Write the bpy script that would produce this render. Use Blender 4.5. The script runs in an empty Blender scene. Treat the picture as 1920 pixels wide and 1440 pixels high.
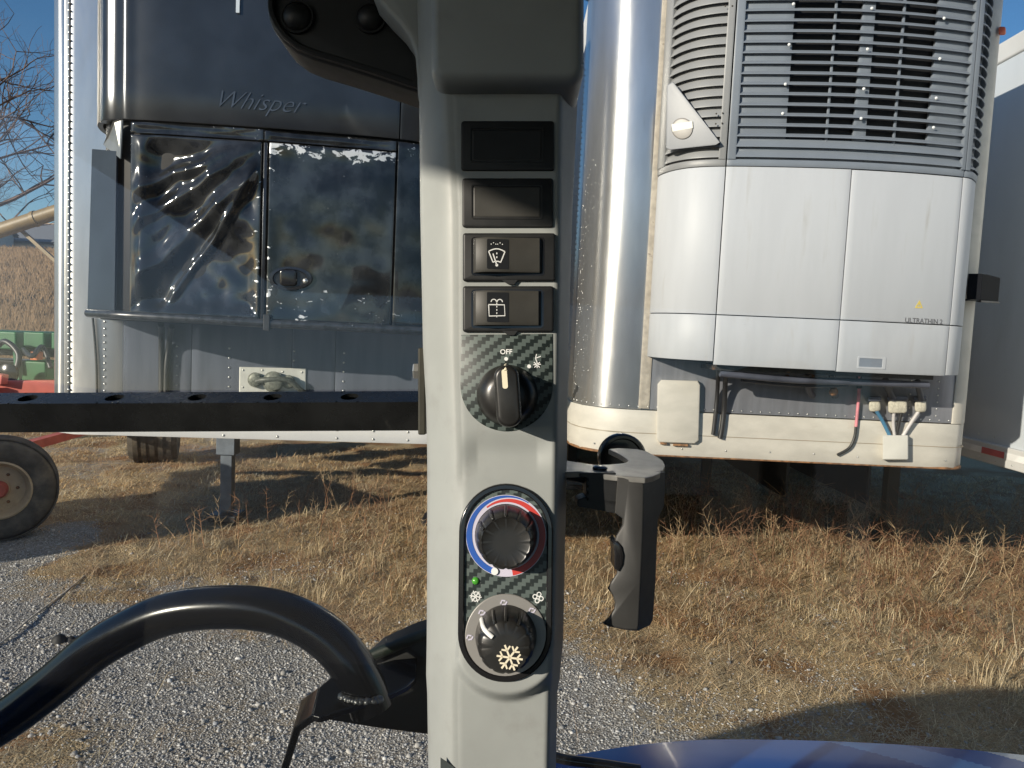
import bpy, bmesh, math, random
import numpy as np
from mathutils import Vector, Matrix, Euler, noise as mnoise

random.seed(7)
rng = np.random.default_rng(11)
S = bpy.context.scene
COL = S.collection

# ------------------------------------------------------------------ camera, sky, sun, exposure
F = 1400.0                                    # focal length in pixels of a 1920 wide frame
PITCH, ROLL, EYE = math.radians(4.3), .046, 2.15
CAM = Vector((0, 0, EYE))
FWD = Vector((0, math.cos(PITCH), -math.sin(PITCH)))
_r0, _u0 = Vector((1, 0, 0)), Vector((0, math.sin(PITCH), math.cos(PITCH)))
RT = _r0 * math.cos(ROLL) + _u0 * math.sin(ROLL)
UP = _u0 * math.cos(ROLL) - _r0 * math.sin(ROLL)
cd = bpy.data.cameras.new('camera')
cd.sensor_width = 36; cd.lens = F / 1920 * 36
cd.clip_start = .02; cd.clip_end = 2000
camo = bpy.data.objects.new('camera', cd); COL.objects.link(camo)
m = Matrix((RT, UP, -FWD)).transposed().to_4x4(); m.translation = CAM
camo.matrix_world = m
S.camera = camo

SUN_TRAVEL = Vector((1.1, 1.0, -.45)).normalized()
sd = bpy.data.lights.new('sun', 'SUN'); sd.energy = 5.0; sd.angle = math.radians(.53); sd.color = (1, .90, .755)
suno = bpy.data.objects.new('sun', sd); COL.objects.link(suno)
suno.rotation_euler = SUN_TRAVEL.to_track_quat('-Z', 'Y').to_euler()
suno.location = (-20, -20, 20)
W = bpy.data.worlds.new('World'); S.world = W; W.use_nodes = True
wn = W.node_tree.nodes; bg = wn['Background']
sky = wn.new('ShaderNodeTexSky'); sky.sky_type = 'NISHITA'; sky.sun_disc = False
sky.sun_elevation = math.asin(-SUN_TRAVEL.z)
sky.sun_rotation = math.atan2(-SUN_TRAVEL.x, -SUN_TRAVEL.y)
sky.air_density = 1.0; sky.dust_density = .45; sky.ozone_density = 4.0
hs = wn.new('ShaderNodeHueSaturation'); hs.inputs['Saturation'].default_value = 1.12
W.node_tree.links.new(sky.outputs[0], hs.inputs['Color']); W.node_tree.links.new(hs.outputs[0], bg.inputs[0]); bg.inputs[1].default_value = .10
vs = S.view_settings; vs.view_transform = 'Standard'; vs.look = 'None'; vs.gamma = 1; vs.exposure = 0.3
vs.use_curve_mapping = False
S.cycles.max_bounces = 10; S.cycles.transparent_max_bounces = 12; S.cycles.caustics_reflective = False
S.cycles.caustics_refractive = False; S.cycles.use_denoising = True

# ------------------------------------------------------------------ points of the place
def ray(px, py):
    return FWD + RT * ((px - 960) / F) + UP * ((720 - py) / F)
def CP(px, py, D, h=0.0):                     # point of a board facing the eye at depth D, lifted h towards it
    return CAM + FWD * (D - h) + RT * ((px - 960) / F * D) + UP * ((720 - py) / F * D)
def at_depth(px, py, D): return CAM + ray(px, py) * D
def at_y(px, py, Y):
    d = ray(px, py); return CAM + d * (Y / d.y)
def at_z(px, py, z=0.0):
    d = ray(px, py); return CAM + d * ((z - EYE) / d.z)

# ------------------------------------------------------------------ objects
ORG = {}
def empty(name, loc, label=None, cat=None, group=None):
    o = bpy.data.objects.new(name, None); COL.objects.link(o); o.location = loc; o.empty_display_size = .2
    ORG[o.name] = Vector(loc); tag(o, label, cat, group); return o
def tag(o, label=None, cat=None, group=None, kind=None):
    if label: o['label'] = label
    if cat: o['category'] = cat
    if group: o['group'] = group
    if kind: o['kind'] = kind
    return o
def obj(name, vf, mats, parent=None, smooth=None, bevel=None, label=None, kind=None, fix=True, segs=2):
    v, f = vf[0], vf[1]; mi = vf[2] if len(vf) > 2 else None
    v = [Vector(p) for p in v]
    c = Vector((sum(p.x for p in v), sum(p.y for p in v), sum(p.z for p in v))) / max(1, len(v))
    me = bpy.data.meshes.new(name)
    me.from_pydata([p - c for p in v], [], f)
    if not isinstance(mats, (list, tuple)): mats = [mats]
    for q in mats: me.materials.append(q)
    if mi: me.polygons.foreach_set('material_index', mi)
    if fix:
        bm = bmesh.new(); bm.from_mesh(me); bmesh.ops.recalc_face_normals(bm, faces=bm.faces[:]); bm.to_mesh(me); bm.free()
    if smooth is not None:
        me.shade_smooth(); me.set_sharp_from_angle(angle=math.radians(smooth))
    me.update()
    o = bpy.data.objects.new(name, me); COL.objects.link(o)
    place(o, c, parent)
    if bevel:
        b = o.modifiers.new('bevel', 'BEVEL'); b.width = bevel; b.segments = segs; b.limit_method = 'ANGLE'; b.angle_limit = math.radians(40)
        if smooth is None: me.shade_smooth(); b.harden_normals = True
    if label: o['label'] = label
    if kind: o['kind'] = kind
    return o
def place(o, c, parent=None):
    ORG[o.name] = Vector(c)
    if parent is not None: o.parent = parent; o.location = Vector(c) - ORG[parent.name]
    else: o.location = c
def dup(src, c, parent):
    o = src.copy(); COL.objects.link(o); place(o, c, parent); return o
def merge(*vfs):
    V, Fc, M = [], [], []
    for k in vfs:
        n = len(V); V += list(k[0]); Fc += [tuple(i + n for i in f) for f in k[1]]
        M += list(k[2]) if len(k) > 2 else [0] * len(k[1])
    return V, Fc, M
def matidx(vf, i): return vf[0], vf[1], [i] * len(vf[1])

# ------------------------------------------------------------------ shapes
def box8(p):       # 4 bottom points then 4 top points
    return [Vector(q) for q in p], [(0, 3, 2, 1), (4, 5, 6, 7), (0, 1, 5, 4), (1, 2, 6, 5), (2, 3, 7, 6), (3, 0, 4, 7)]
def box(c, s, ax=None):
    c = Vector(c); ax = ax or (Vector((1, 0, 0)), Vector((0, 1, 0)), Vector((0, 0, 1)))
    a, b, d = [ax[i] * s[i] / 2 for i in range(3)]
    return box8([c - a - b - d, c + a - b - d, c + a + b - d, c - a + b - d, c - a - b + d, c + a - b + d, c + a + b + d, c - a + b + d])
def bar(p, q, w, h, up=Vector((0, 0, 1))):
    p, q = Vector(p), Vector(q); d = (q - p).normalized(); s = d.cross(up).normalized(); t = s.cross(d)
    return box((p + q) / 2, ((q - p).length, w, h), (d, s, t))
def area2(p): return sum(p[i][0] * p[(i + 1) % len(p)][1] - p[(i + 1) % len(p)][0] * p[i][1] for i in range(len(p))) / 2
def inset(p, d):
    s = 1 if area2(p) > 0 else -1; n = len(p); out = []
    for i in range(n):
        a, b, c = Vector(p[i - 1][:2]), Vector(p[i][:2]), Vector(p[(i + 1) % n][:2])
        e1, e2 = (b - a), (c - b)
        e1 = e1.normalized() if e1.length > 1e-9 else Vector((1, 0)); e2 = e2.normalized() if e2.length > 1e-9 else e1
        n1, n2 = Vector((-e1.y, e1.x)) * s, Vector((-e2.y, e2.x)) * s
        k = n1 + n2; k = k.normalized() if k.length > 1e-6 else n1
        out.append(tuple(b + k * (d / max(.45, k.dot(n1)))))
    return out
def prism(poly, fmap, h0, h1, ch=0.0, chh=None, rounds=1, open_top=False):
    """poly in its own units; fmap(x, y, h) -> point"""
    n = len(poly); chh = ch if chh is None else chh
    rings = [(poly, h0)]
    if ch:
        rings.append((poly, h1 - chh))
        for k in range(1, rounds + 1):
            a = math.pi / 2 * k / rounds
            rings.append((inset(poly, ch * (1 - math.cos(a))), h1 - chh + chh * math.sin(a)))
    else: rings.append((poly, h1))
    V = [fmap(x, y, h) for P, h in rings for x, y in P]
    Fc = [tuple(range(n - 1, -1, -1))]
    for r in range(len(rings) - 1):
        for i in range(n):
            j = (i + 1) % n; Fc.append((r * n + i, r * n + j, (r + 1) * n + j, (r + 1) * n + i))
    if not open_top: Fc.append(tuple((len(rings) - 1) * n + i for i in range(n)))
    return V, Fc
def ring(pout, pin, fmap, h0, h1):
    n = len(pout); V = [fmap(x, y, h) for P, h in ((pout, h0), (pout, h1), (pin, h1), (pin, h0)) for x, y in P]; Fc = []
    for r in range(4):
        for i in range(n):
            j = (i + 1) % n; q = (r + 1) % 4; Fc.append((r * n + i, r * n + j, q * n + j, q * n + i))
    return V, Fc
def circ(cx, cy, r, n=40, a0=0.0, a1=None):
    if a1 is None: return [(cx + r * math.cos(2 * math.pi * i / n), cy + r * math.sin(2 * math.pi * i / n)) for i in range(n)]
    return [(cx + r * math.cos(math.radians(a0 + (a1 - a0) * i / n)), cy + r * math.sin(math.radians(a0 + (a1 - a0) * i / n))) for i in range(n + 1)]
def rrect(x0, y0, x1, y1, r, n=5):
    P = []
    for cx, cy, a in ((x1 - r, y1 - r, 0), (x0 + r, y1 - r, 90), (x0 + r, y0 + r, 180), (x1 - r, y0 + r, 270)):
        P += circ(cx, cy, r, n, a, a + 90)
    return P
def lathe(prof, fmap, n=48, cx=0.0, cy=0.0, mod=None, caps=True):   # prof: (radius, height) from foot to top
    V, Fc = [], []
    for k, (r, h) in enumerate(prof):
        for i in range(n):
            a = 2 * math.pi * i / n; rr = r * (mod(a, k) if mod else 1)
            V.append(fmap(cx + rr * math.cos(a), cy + rr * math.sin(a), h))
    for k in range(len(prof) - 1):
        for i in range(n):
            j = (i + 1) % n; Fc.append((k * n + i, k * n + j, (k + 1) * n + j, (k + 1) * n + i))
    if caps: Fc.append(tuple((len(prof) - 1) * n + i for i in range(n))); Fc.append(tuple(range(n - 1, -1, -1)))
    return V, Fc
def tube(path, rad, n=12, caps=True):
    P = [Vector(p) for p in path]; V, Fc = [], []
    prev = None
    for i, p in enumerate(P):
        d = (P[min(i + 1, len(P) - 1)] - P[max(i - 1, 0)]).normalized()
        if prev is None:
            a = Vector((0, 0, 1)) if abs(d.z) < .9 else Vector((1, 0, 0)); s = d.cross(a).normalized()
        else: s = (prev - d * prev.dot(d)).normalized()
        prev = s; t = d.cross(s); r = rad[i] if isinstance(rad, (list, tuple)) else rad
        for k in range(n):
            a = 2 * math.pi * k / n; V.append(p + (s * math.cos(a) + t * math.sin(a)) * r)
    for i in range(len(P) - 1):
        for k in range(n):
            j = (k + 1) % n; Fc.append((i * n + k, i * n + j, (i + 1) * n + j, (i + 1) * n + k))
    if caps: Fc.append(tuple(range(n - 1, -1, -1))); Fc.append(tuple((len(P) - 1) * n + k for k in range(n)))
    return V, Fc
def catmull(P, m=8):
    P = [Vector(p) for p in P]; out = []
    for i in range(len(P) - 1):
        a, b, c, d = P[max(i - 1, 0)], P[i], P[i + 1], P[min(i + 2, len(P) - 1)]
        for k in range(m):
            t = k / m
            out.append(.5 * ((2 * b) + (c - a) * t + (2 * a - 5 * b + 4 * c - d) * t * t + (3 * b - a - 3 * c + d) * t ** 3))
    return out + [P[-1]]
def strip(pts, w, fmap, h0, h1):          # a raised line of width w along 2-D points
    n = len(pts); L, Rr = [], []
    for i in range(n):
        a, b = Vector(pts[max(i - 1, 0)]), Vector(pts[min(i + 1, n - 1)]); d = b - a; d = d.normalized() if d.length > 1e-9 else Vector((1, 0))
        q = Vector((-d.y, d.x)) * w / 2; p = Vector(pts[i]); L.append(tuple(p + q)); Rr.append(tuple(p - q))
    return prism(L + Rr[::-1], fmap, h0, h1)
def dome(c, nrm, r, h, n=8):
    nrm = nrm.normalized(); a = Vector((0, 0, 1)) if abs(nrm.z) < .9 else Vector((1, 0, 0)); s = nrm.cross(a).normalized(); t = nrm.cross(s)
    V = []
    for rr, hh in ((1, 0), (.75, .7), (.3, 1)):
        V += [c + (s * math.cos(2 * math.pi * k / n) + t * math.sin(2 * math.pi * k / n)) * r * rr + nrm * h * hh for k in range(n)]
    Fc = [(q * n + k, q * n + (k + 1) % n, (q + 1) * n + (k + 1) % n, (q + 1) * n + k) for q in (0, 1) for k in range(n)]
    Fc.append(tuple(2 * n + k for k in range(n)))
    return V, Fc
def text_vf(s, size, fmap, h0, h1, x0, y0, shear=0.0, bold=0.0, down=True):
    c = bpy.data.curves.new('lettering', 'FONT'); c.body = s; c.size = size; c.shear = shear; c.offset = bold; c.align_x = 'CENTER'; c.resolution_u = 3
    o = bpy.data.objects.new('lettering', c); COL.objects.link(o)
    dg = bpy.context.evaluated_depsgraph_get(); me = o.evaluated_get(dg).to_mesh()
    n = len(me.vertices); sg = -1 if down else 1
    V = [fmap(x0 + v.co.x, y0 + sg * v.co.y, h1) for v in me.vertices]
    Fc = [tuple(p.vertices) for p in me.polygons]
    o.evaluated_get(dg).to_mesh_clear(); bpy.data.objects.remove(o); bpy.data.curves.remove(c)
    return V, Fc
def np_mesh(name, V, T, mats, col=None, kind=None, label=None, cat=None):
    me = bpy.data.meshes.new(name); V = np.asarray(V, np.float32); T = np.asarray(T, np.int32)
    me.vertices.add(len(V)); me.vertices.foreach_set('co', V.ravel())
    me.loops.add(T.size); me.loops.foreach_set('vertex_index', T.ravel())
    me.polygons.add(len(T)); me.polygons.foreach_set('loop_start', np.arange(0, T.size, T.shape[1], dtype=np.int32))
    me.update(calc_edges=True)
    if col is not None:
        a = me.color_attributes.new('Col', 'FLOAT_COLOR', 'POINT'); c = np.ones((len(V), 4), np.float32); c[:, :3] = col; a.data.foreach_set('color', c.ravel())
    for q in (mats if isinstance(mats, (list, tuple)) else [mats]): me.materials.append(q)
    o = bpy.data.objects.new(name, me); COL.objects.link(o); ORG[o.name] = Vector((0, 0, 0))
    tag(o, label, cat, None, kind); return o
_tab = rng.random((256, 256)).astype(np.float32)
def vnoise(x, y, s=1.0, o=0):
    x = np.asarray(x, float) * s + 37.3 * o + 1000; y = np.asarray(y, float) * s + 11.7 * o + 1000
    xi, yi = np.floor(x).astype(int), np.floor(y).astype(int); fx, fy = x - xi, y - yi
    fx = fx * fx * (3 - 2 * fx); fy = fy * fy * (3 - 2 * fy)
    g = lambda a, b: _tab[a & 255, b & 255]
    return (g(xi, yi) * (1 - fx) + g(xi + 1, yi) * fx) * (1 - fy) + (g(xi, yi + 1) * (1 - fx) + g(xi + 1, yi + 1) * fx) * fy
def fbm(x, y, s=1.0, o=0, n=4):
    return sum(vnoise(x, y, s * 2 ** k, o + k) * .5 ** (k + 1) for k in range(n)) / (1 - .5 ** n)
def sstep(a, b, x):
    t = np.clip((np.asarray(x, float) - a) / (b - a), 0, 1); return t * t * (3 - 2 * t)

# ------------------------------------------------------------------ materials
class NT:
    def __init__(s, m): s.t = m.node_tree; s.n = s.t.nodes; s.l = s.t.links
    def new(s, k, **kw):
        q = s.n.new('ShaderNode' + k)
        for a, b in kw.items(): setattr(q, a, b)
        return q
    def link(s, a, b): s.l.new(a, b)
    def math(s, op, a, b=None):
        q = s.new('Math', operation=op)
        for i, v in enumerate((a, b)):
            if v is None: continue
            if isinstance(v, (int, float)): q.inputs[i].default_value = v
            else: s.link(v, q.inputs[i])
        return q.outputs[0]
    def noise(s, co, scale, detail=4, rough=.55, dist=0):
        q = s.new('TexNoise'); q.inputs['Scale'].default_value = scale; q.inputs['Detail'].default_value = detail
        q.inputs['Roughness'].default_value = rough; q.inputs['Distortion'].default_value = dist
        if co is not None: s.link(co, q.inputs['Vector'])
        return q.outputs['Fac']
    def ramp(s, v, a, b):
        q = s.new('MapRange'); q.interpolation_type = 'SMOOTHSTEP'; q.inputs[1].default_value = a; q.inputs[2].default_value = b; s.link(v, q.inputs[0]); return q.outputs[0]
    def mix(s, f, a, b):
        q = s.new('Mix', data_type='RGBA')
        if isinstance(f, (int, float)): q.inputs[0].default_value = f
        else: s.link(f, q.inputs[0])
        for i, v in ((6, a), (7, b)):
            if isinstance(v, tuple): q.inputs[i].default_value = (*v[:3], 1)
            else: s.link(v, q.inputs[i])
        return q.outputs[2]
    def scaled(s, co, sc):
        q = s.new('Mapping'); q.inputs['Scale'].default_value = sc; s.link(co, q.inputs[0]); return q.outputs[0]
def mat(name, col, rough=.5, metal=0.0, spec=.5, var=.12, vs=6.0, bump=0.0, bs=200.0, coat=0.0, stretch=None, dirt=None, dirt_s=3.0, dirt_r=(.5, .75), rvar=0.0, aniso=0.0):
    m = bpy.data.materials.new(name); m.use_nodes = True; t = NT(m); b = t.n['Principled BSDF']
    co = t.new('TexCoord').outputs['Object']; geo = co
    if stretch: geo = t.scaled(co, stretch)
    n1 = t.noise(geo, vs, 5)
    lo = tuple(max(0, c * (1 - var)) for c in col); hi = tuple(min(1, c * (1 + var)) for c in col)
    c = t.mix(t.ramp(n1, .3, .7), lo, hi)
    if dirt:
        d = t.ramp(t.noise(geo, dirt_s, 8, .65), dirt_r[0], dirt_r[1]); c = t.mix(d, c, dirt)
    t.link(c, b.inputs['Base Color'])
    b.inputs['Metallic'].default_value = metal; b.inputs['Specular IOR Level'].default_value = spec
    if rvar:
        q = t.new('MapRange'); q.inputs[3].default_value = max(0.02, rough - rvar); q.inputs[4].default_value = rough + rvar; t.link(t.noise(geo, vs * 2.3, 6, .6), q.inputs[0]); t.link(q.outputs[0], b.inputs['Roughness'])
    else: b.inputs['Roughness'].default_value = rough
    if coat: b.inputs['Coat Weight'].default_value = coat; b.inputs['Coat Roughness'].default_value = .05
    if aniso:
        b.inputs['Anisotropic'].default_value = aniso; b.inputs['Anisotropic Rotation'].default_value = .25; tg = t.new('Tangent', direction_type='RADIAL', axis='Z'); t.link(tg.outputs[0], b.inputs['Tangent'])
    if bump:
        bp = t.new('Bump'); bp.inputs['Strength'].default_value = bump; bp.inputs['Distance'].default_value = .3 / bs if bs > 20 else .01
        t.link(t.noise(geo, bs, 3), bp.inputs['Height']); t.link(bp.outputs[0], b.inputs['Normal'])
    return m
# ------------------------------------------------------------------ materials of the tractor
TRIM = mat('grey_trim_plastic', (.275, .291, .282), .52, var=.05, vs=24, bump=.16, bs=2200, rvar=.07, dirt=(.235, .242, .232), dirt_s=34, dirt_r=(.52, .78))
BLK = mat('black_plastic', (.013, .0135, .014), .48, spec=.35, var=.2, vs=60, bump=.10, bs=2500, rvar=.08)
BLKS = mat('satin_black_plastic', (.016, .0155, .0145), .34, var=.2, vs=50, bump=.05, bs=1800, rvar=.1)
GLOSS = mat('gloss_black_plastic', (.012, .012, .013), .16, spec=.6)
ROCK = mat('rocker_plastic', (.036, .035, .031), .5, spec=.4, var=.12, vs=60, bump=.12, bs=2600)
ROCKD = mat('rocker_window_plastic', (.012, .012, .013), .38)
WHT = mat('white_print', (.72, .73, .72), .5, var=.05)
CRM = mat('cream_print', (.72, .66, .50), .5, var=.05)
SILV = mat('silver_paint', (.27, .26, .245), .42, metal=.3, var=.06)
REDP = mat('red_print', (.50, .045, .035), .4, var=.06)
BLUP = mat('blue_print', (.02, .085, .36), .4, var=.06)
PALE = mat('pale_print', (.52, .50, .60), .4, var=.06)
GRNL = mat('green_lens', (.06, .30, .03), .25)
BLKPAINT = mat('black_enamel', (.0065, .007, .009), .19, spec=.42, var=.2, vs=20, rvar=.06, dirt=(.025, .023, .021), dirt_s=30, dirt_r=(.66, .85))
BLKSTEEL = mat('black_steel', (.009, .0095, .0095), .27, spec=.5, var=.3, vs=35, rvar=.10, dirt=(.05, .048, .042), dirt_s=45, dirt_r=(.68, .84))
ZINC = mat('zinc_plating', (.55, .55, .52), .35, metal=.85, var=.1, vs=60)
WELD = mat('weld_metal', (.42, .42, .41), .35, metal=.8, var=.4, vs=300)
BLUE = mat('blue_paint', (.012, .085, .33), .24, spec=.3, var=.06, coat=.12, dirt=(.05, .08, .2), dirt_s=14, dirt_r=(.6, .95))
LBLUE = mat('light_blue_decal', (.07, .24, .55), .25, coat=.1, var=.04)
WDEC = mat('white_decal', (.50, .55, .60), .22, coat=.6, var=.04)
RUB = mat('rubber', (.018, .018, .018), .7, var=.25, vs=20)
HANDLE = mat('dark_grey_moulding', (.046, .046, .045), .5, spec=.35, var=.08, vs=60, bump=.08, bs=1500, rvar=.08, dirt=(.15, .15, .14), dirt_s=70, dirt_r=(.72, .8))
ALU = mat('satin_plate', (.25, .245, .23), .34, metal=.55, var=.14, vs=90, bump=.05, bs=500, dirt=(.12, .11, .095), dirt_s=60, dirt_r=(.5, .8))
LINER = mat('dark_headliner', (.05, .052, .052), .8, var=.1)
INK = mat('dark_sticker', (.045, .055, .055), .5)

def carbon(name):
    m = bpy.data.materials.new(name); m.use_nodes = True; t = NT(m); b = t.n['Principled BSDF']
    co = t.new('TexCoord').outputs['Object']; sp = t.new('SeparateXYZ'); t.link(co, sp.inputs[0])
    u = t.math('FLOOR', t.math('MULTIPLY', sp.outputs[0], 1 / .00215)); v = t.math('FLOOR', t.math('MULTIPLY', sp.outputs[2], 1 / .0019))
    k = t.math('FLOORED_MODULO', t.math('SUBTRACT', u, v), 4.0)
    s = t.math('LESS_THAN', k, 2.0)
    c = t.mix(s, (.011, .017, .016), (.082, .105, .098)); t.link(c, b.inputs['Base Color'])
    t.n.active = b
    q = t.new('MapRange'); q.inputs[3].default_value = .28; q.inputs[4].default_value = .62; t.link(t.noise(co, 130, 6, .65), q.inputs[0]); t.link(q.outputs[0], b.inputs['Roughness'])
    du = t.ramp(t.noise(co, 700, 3, .6), .66, .74); t.link(t.mix(t.math('MULTIPLY', du, .5), c, (.20, .195, .18)), b.inputs['Base Color'])
    return m
CARB = carbon('carbon_weave_film')

def glass(name, dust, streak):
    m = bpy.data.materials.new(name); m.use_nodes = True; t = NT(m); n = t.n
    n.remove(n['Principled BSDF']); out = n['Material Output']
    co = t.new('TexCoord').outputs['Object']
    tr = t.new('BsdfTransparent'); tr.inputs[0].default_value = (.965, .975, .97, 1)
    gl = t.new('BsdfGlossy'); gl.inputs['Roughness'].default_value = .02; gl.inputs['Color'].default_value = (1, 1, 1, 1)
    df = t.new('BsdfDiffuse'); df.inputs[0].default_value = (.5, .5, .5, 1)
    fr = t.new('Fresnel'); fr.inputs[0].default_value = 1.45
    a = t.new('MixShader'); t.link(t.math('MULTIPLY', fr.outputs[0], .55), a.inputs[0]); t.link(tr.outputs[0], a.inputs[1]); t.link(gl.outputs[0], a.inputs[2])
    rot = t.new('Mapping'); rot.inputs['Rotation'].default_value = (0, .75, 0); rot.inputs['Scale'].default_value = (160, 1, 6); t.link(co, rot.inputs[0])
    st = t.ramp(t.noise(rot.outputs[0], 1.0, 3, .6), .66, .80)
    big = t.ramp(t.noise(co, 9, 4), .45, .75)
    spk = t.ramp(t.noise(co, 420, 2), .76, .82)
    d = t.math('ADD', t.math('MULTIPLY', t.math('MULTIPLY', st, big), streak), dust)
    d = t.math('ADD', d, t.math('MULTIPLY', spk, .10))
    b = t.new('MixShader'); t.link(d, b.inputs[0]); t.link(a.outputs[0], b.inputs[1]); t.link(df.outputs[0], b.inputs[2])
    t.link(b.outputs[0], out.inputs[0]); return m
GLASS = glass('cab_glass', .003, .055)

# ------------------------------------------------------------------ the tractor the photo is taken from
TR = empty('tractor', (0.2, -.4, 0), 'blue tractor whose cab is seen from inside, grey control pillar between its two side panes', 'tractor')
D0 = .40
def PF(D): return lambda x, y, h: CP(x, y, D, h)
P0f = PF(D0)
mm = .001

# --- pillar trim: one moulding with a bevelled left edge, flat face, raised pad under the lower dials
KEY = [(-60, 781, 828, 1052, 1094), (185, 786, 846, 1052, 1083), (400, 788, 858, 1050, 1073), (650, 793, 859, 1047, 1066), (760, 799, 862, 1045, 1064),
       (850, 801, 865, 1044, 1063), (1000, 801, 866, 1042, 1060), (1200, 800, 862, 1038, 1056), (1265, 799, 858, 1034, 1050), (1300, 801, 856, 1031, 1045), (1500, 804, 858, 1027, 1041)]
def keyed(y):
    if y <= KEY[0][0]: return list(KEY[0][1:])
    for i in range(len(KEY) - 1):
        a, b = KEY[i], KEY[i + 1]
        if y <= b[0]:
            t = (y - a[0]) / (b[0] - a[0]); return [a[k] + (b[k] - a[k]) * t for k in range(1, 5)]
    return list(KEY[-1][1:])
def pad_h(x, y):
    # stadium pad round the lower dials: flush at its top, standing 7 mm proud at its foot
    cx, R = 951, 112
    d = abs(x - cx) - R if y < 1203 else math.hypot(x - cx, y - 1203) - R
    e = min(1.0, max(0.0, -d / 20 + .15)); e = e ** 3 * (e * (e * 6 - 15) + 10)
    r = min(1.15, max(0.0, (y - 890) / 360))
    hh = 10 * mm * r * e
    # scooped hollow below the wiper dial
    q = min(1.0, max(0.0, 1 - abs(y - 850) / 48)); q = q * q * (3 - 2 * q)
    wx = min(1.0, max(0.0, (86 - abs(x - cx)) / 30)); hh -= 2.2 * mm * q * wx
    return hh
V, Fc = [], []
ys = [-720, -500, -300, -150] + [-60 + 4 * i for i in range(391)] + [1600, 1800, 2200, 2800, 3360]
cols = None
for y in ys:
    xl, xb, xr, xo = keyed(y)
    row = [(xl + 7, -48 * mm), (xl, -24 * mm)]
    for k in range(1, 9):
        t = k / 9; row.append((xl + (xb - xl) * t, -24 * mm * (1 - t) ** 2.0))
    for k in range(0, 55):
        t = k / 54; x = xb + (xr - xb) * t
        e = -.5 * mm * max(0, 1 - (x - xb) / 12) ** 2 - 1.6 * mm * max(0, 1 - (xr - x) / 9) ** 2
        row.append((x, e + pad_h(x, y)))
    for k in range(1, 6):
        t = k / 5; row.append((xr + (xo - xr) * t, -1.6 * mm - 34 * mm * t ** 1.1))
    row.append((xo - 6, -60 * mm))
    cols = len(row)
    V += [at_depth(x, y, D0 - h) for x, h in row]
for r in range(len(ys) - 1):
    for c in range(cols - 1):
        Fc.append((r * cols + c, r * cols + c + 1, (r + 1) * cols + c + 1, (r + 1) * cols + c))
    Fc.append((r * cols + cols - 1, r * cols, (r + 1) * cols, (r + 1) * cols + cols - 1))
pillar = obj('pillar_trim', (V, Fc), TRIM, TR, smooth=50, label='light grey control pillar trim')
# dark corner sticker at the foot
obj('sticker', prism([(826, 1421), (850, 1437), (872, 1470), (826, 1470)], P0f, -.4 * mm, .3 * mm), INK, pillar, label='dark green corner sticker')
# upper cover box
P = rrect(814, -700, 1090, 183, 30, 6)
obj('upper_cover', prism(P, PF(.405), -30 * mm, 22 * mm, 9 * mm / .4 * F * .55, 9 * mm, 5), TRIM, TR, smooth=40, label='protruding grey cover at the top of the pillar')
# headliner corner piece left of the pillar
P = [(640, -600), (680, -80), (700, -4), (728, 28), (752, 52), (769, 76), (780, 106), (784, 150), (785, 189), (800, 190), (836, 150), (836, -600)]
obj('headliner_corner', prism(P, PF(.43), -20 * mm, 6 * mm, 8, 3 * mm, 3), TRIM, TR, smooth=40)

# --- blank plates and rocker switches
def tilt_rect(x0, y0, x1, y1, r=5, n=3): return rrect(x0, y0, x1, y1, r, n)
for (x0, y0, x1, y1), nm in (((865, 228, 1039, 321), 'topmost plain black switch blank in shade'), ((867, 335, 1037, 427), 'plain black switch blank above the washer switches')):
    b = obj('switch_blank', prism(tilt_rect(x0, y0, x1, y1), P0f, -.2 * mm, 1.6 * mm, 4, .8 * mm, 2), BLK, TR, smooth=40, label=nm)
    px0, py0, px1, py1 = x0 + 19, y0 + 15, x1 - 22, y1 - 17
    obj('border', ring(rrect(px0 - 2, py0 - 2, px1 + 2, py1 + 2, 3, 3), rrect(px0, py0, px1, py1, 3, 3), P0f, 1.5 * mm, 2.0 * mm), BLKS, b)
    obj('panel', prism(rrect(px0 + 2, py0 + 2, px1 - 2, py1 - 2, 3, 3), P0f, 1.3 * mm, 1.75 * mm, 2, .2 * mm), ROCK if y0 > 300 else BLK, b)

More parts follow.
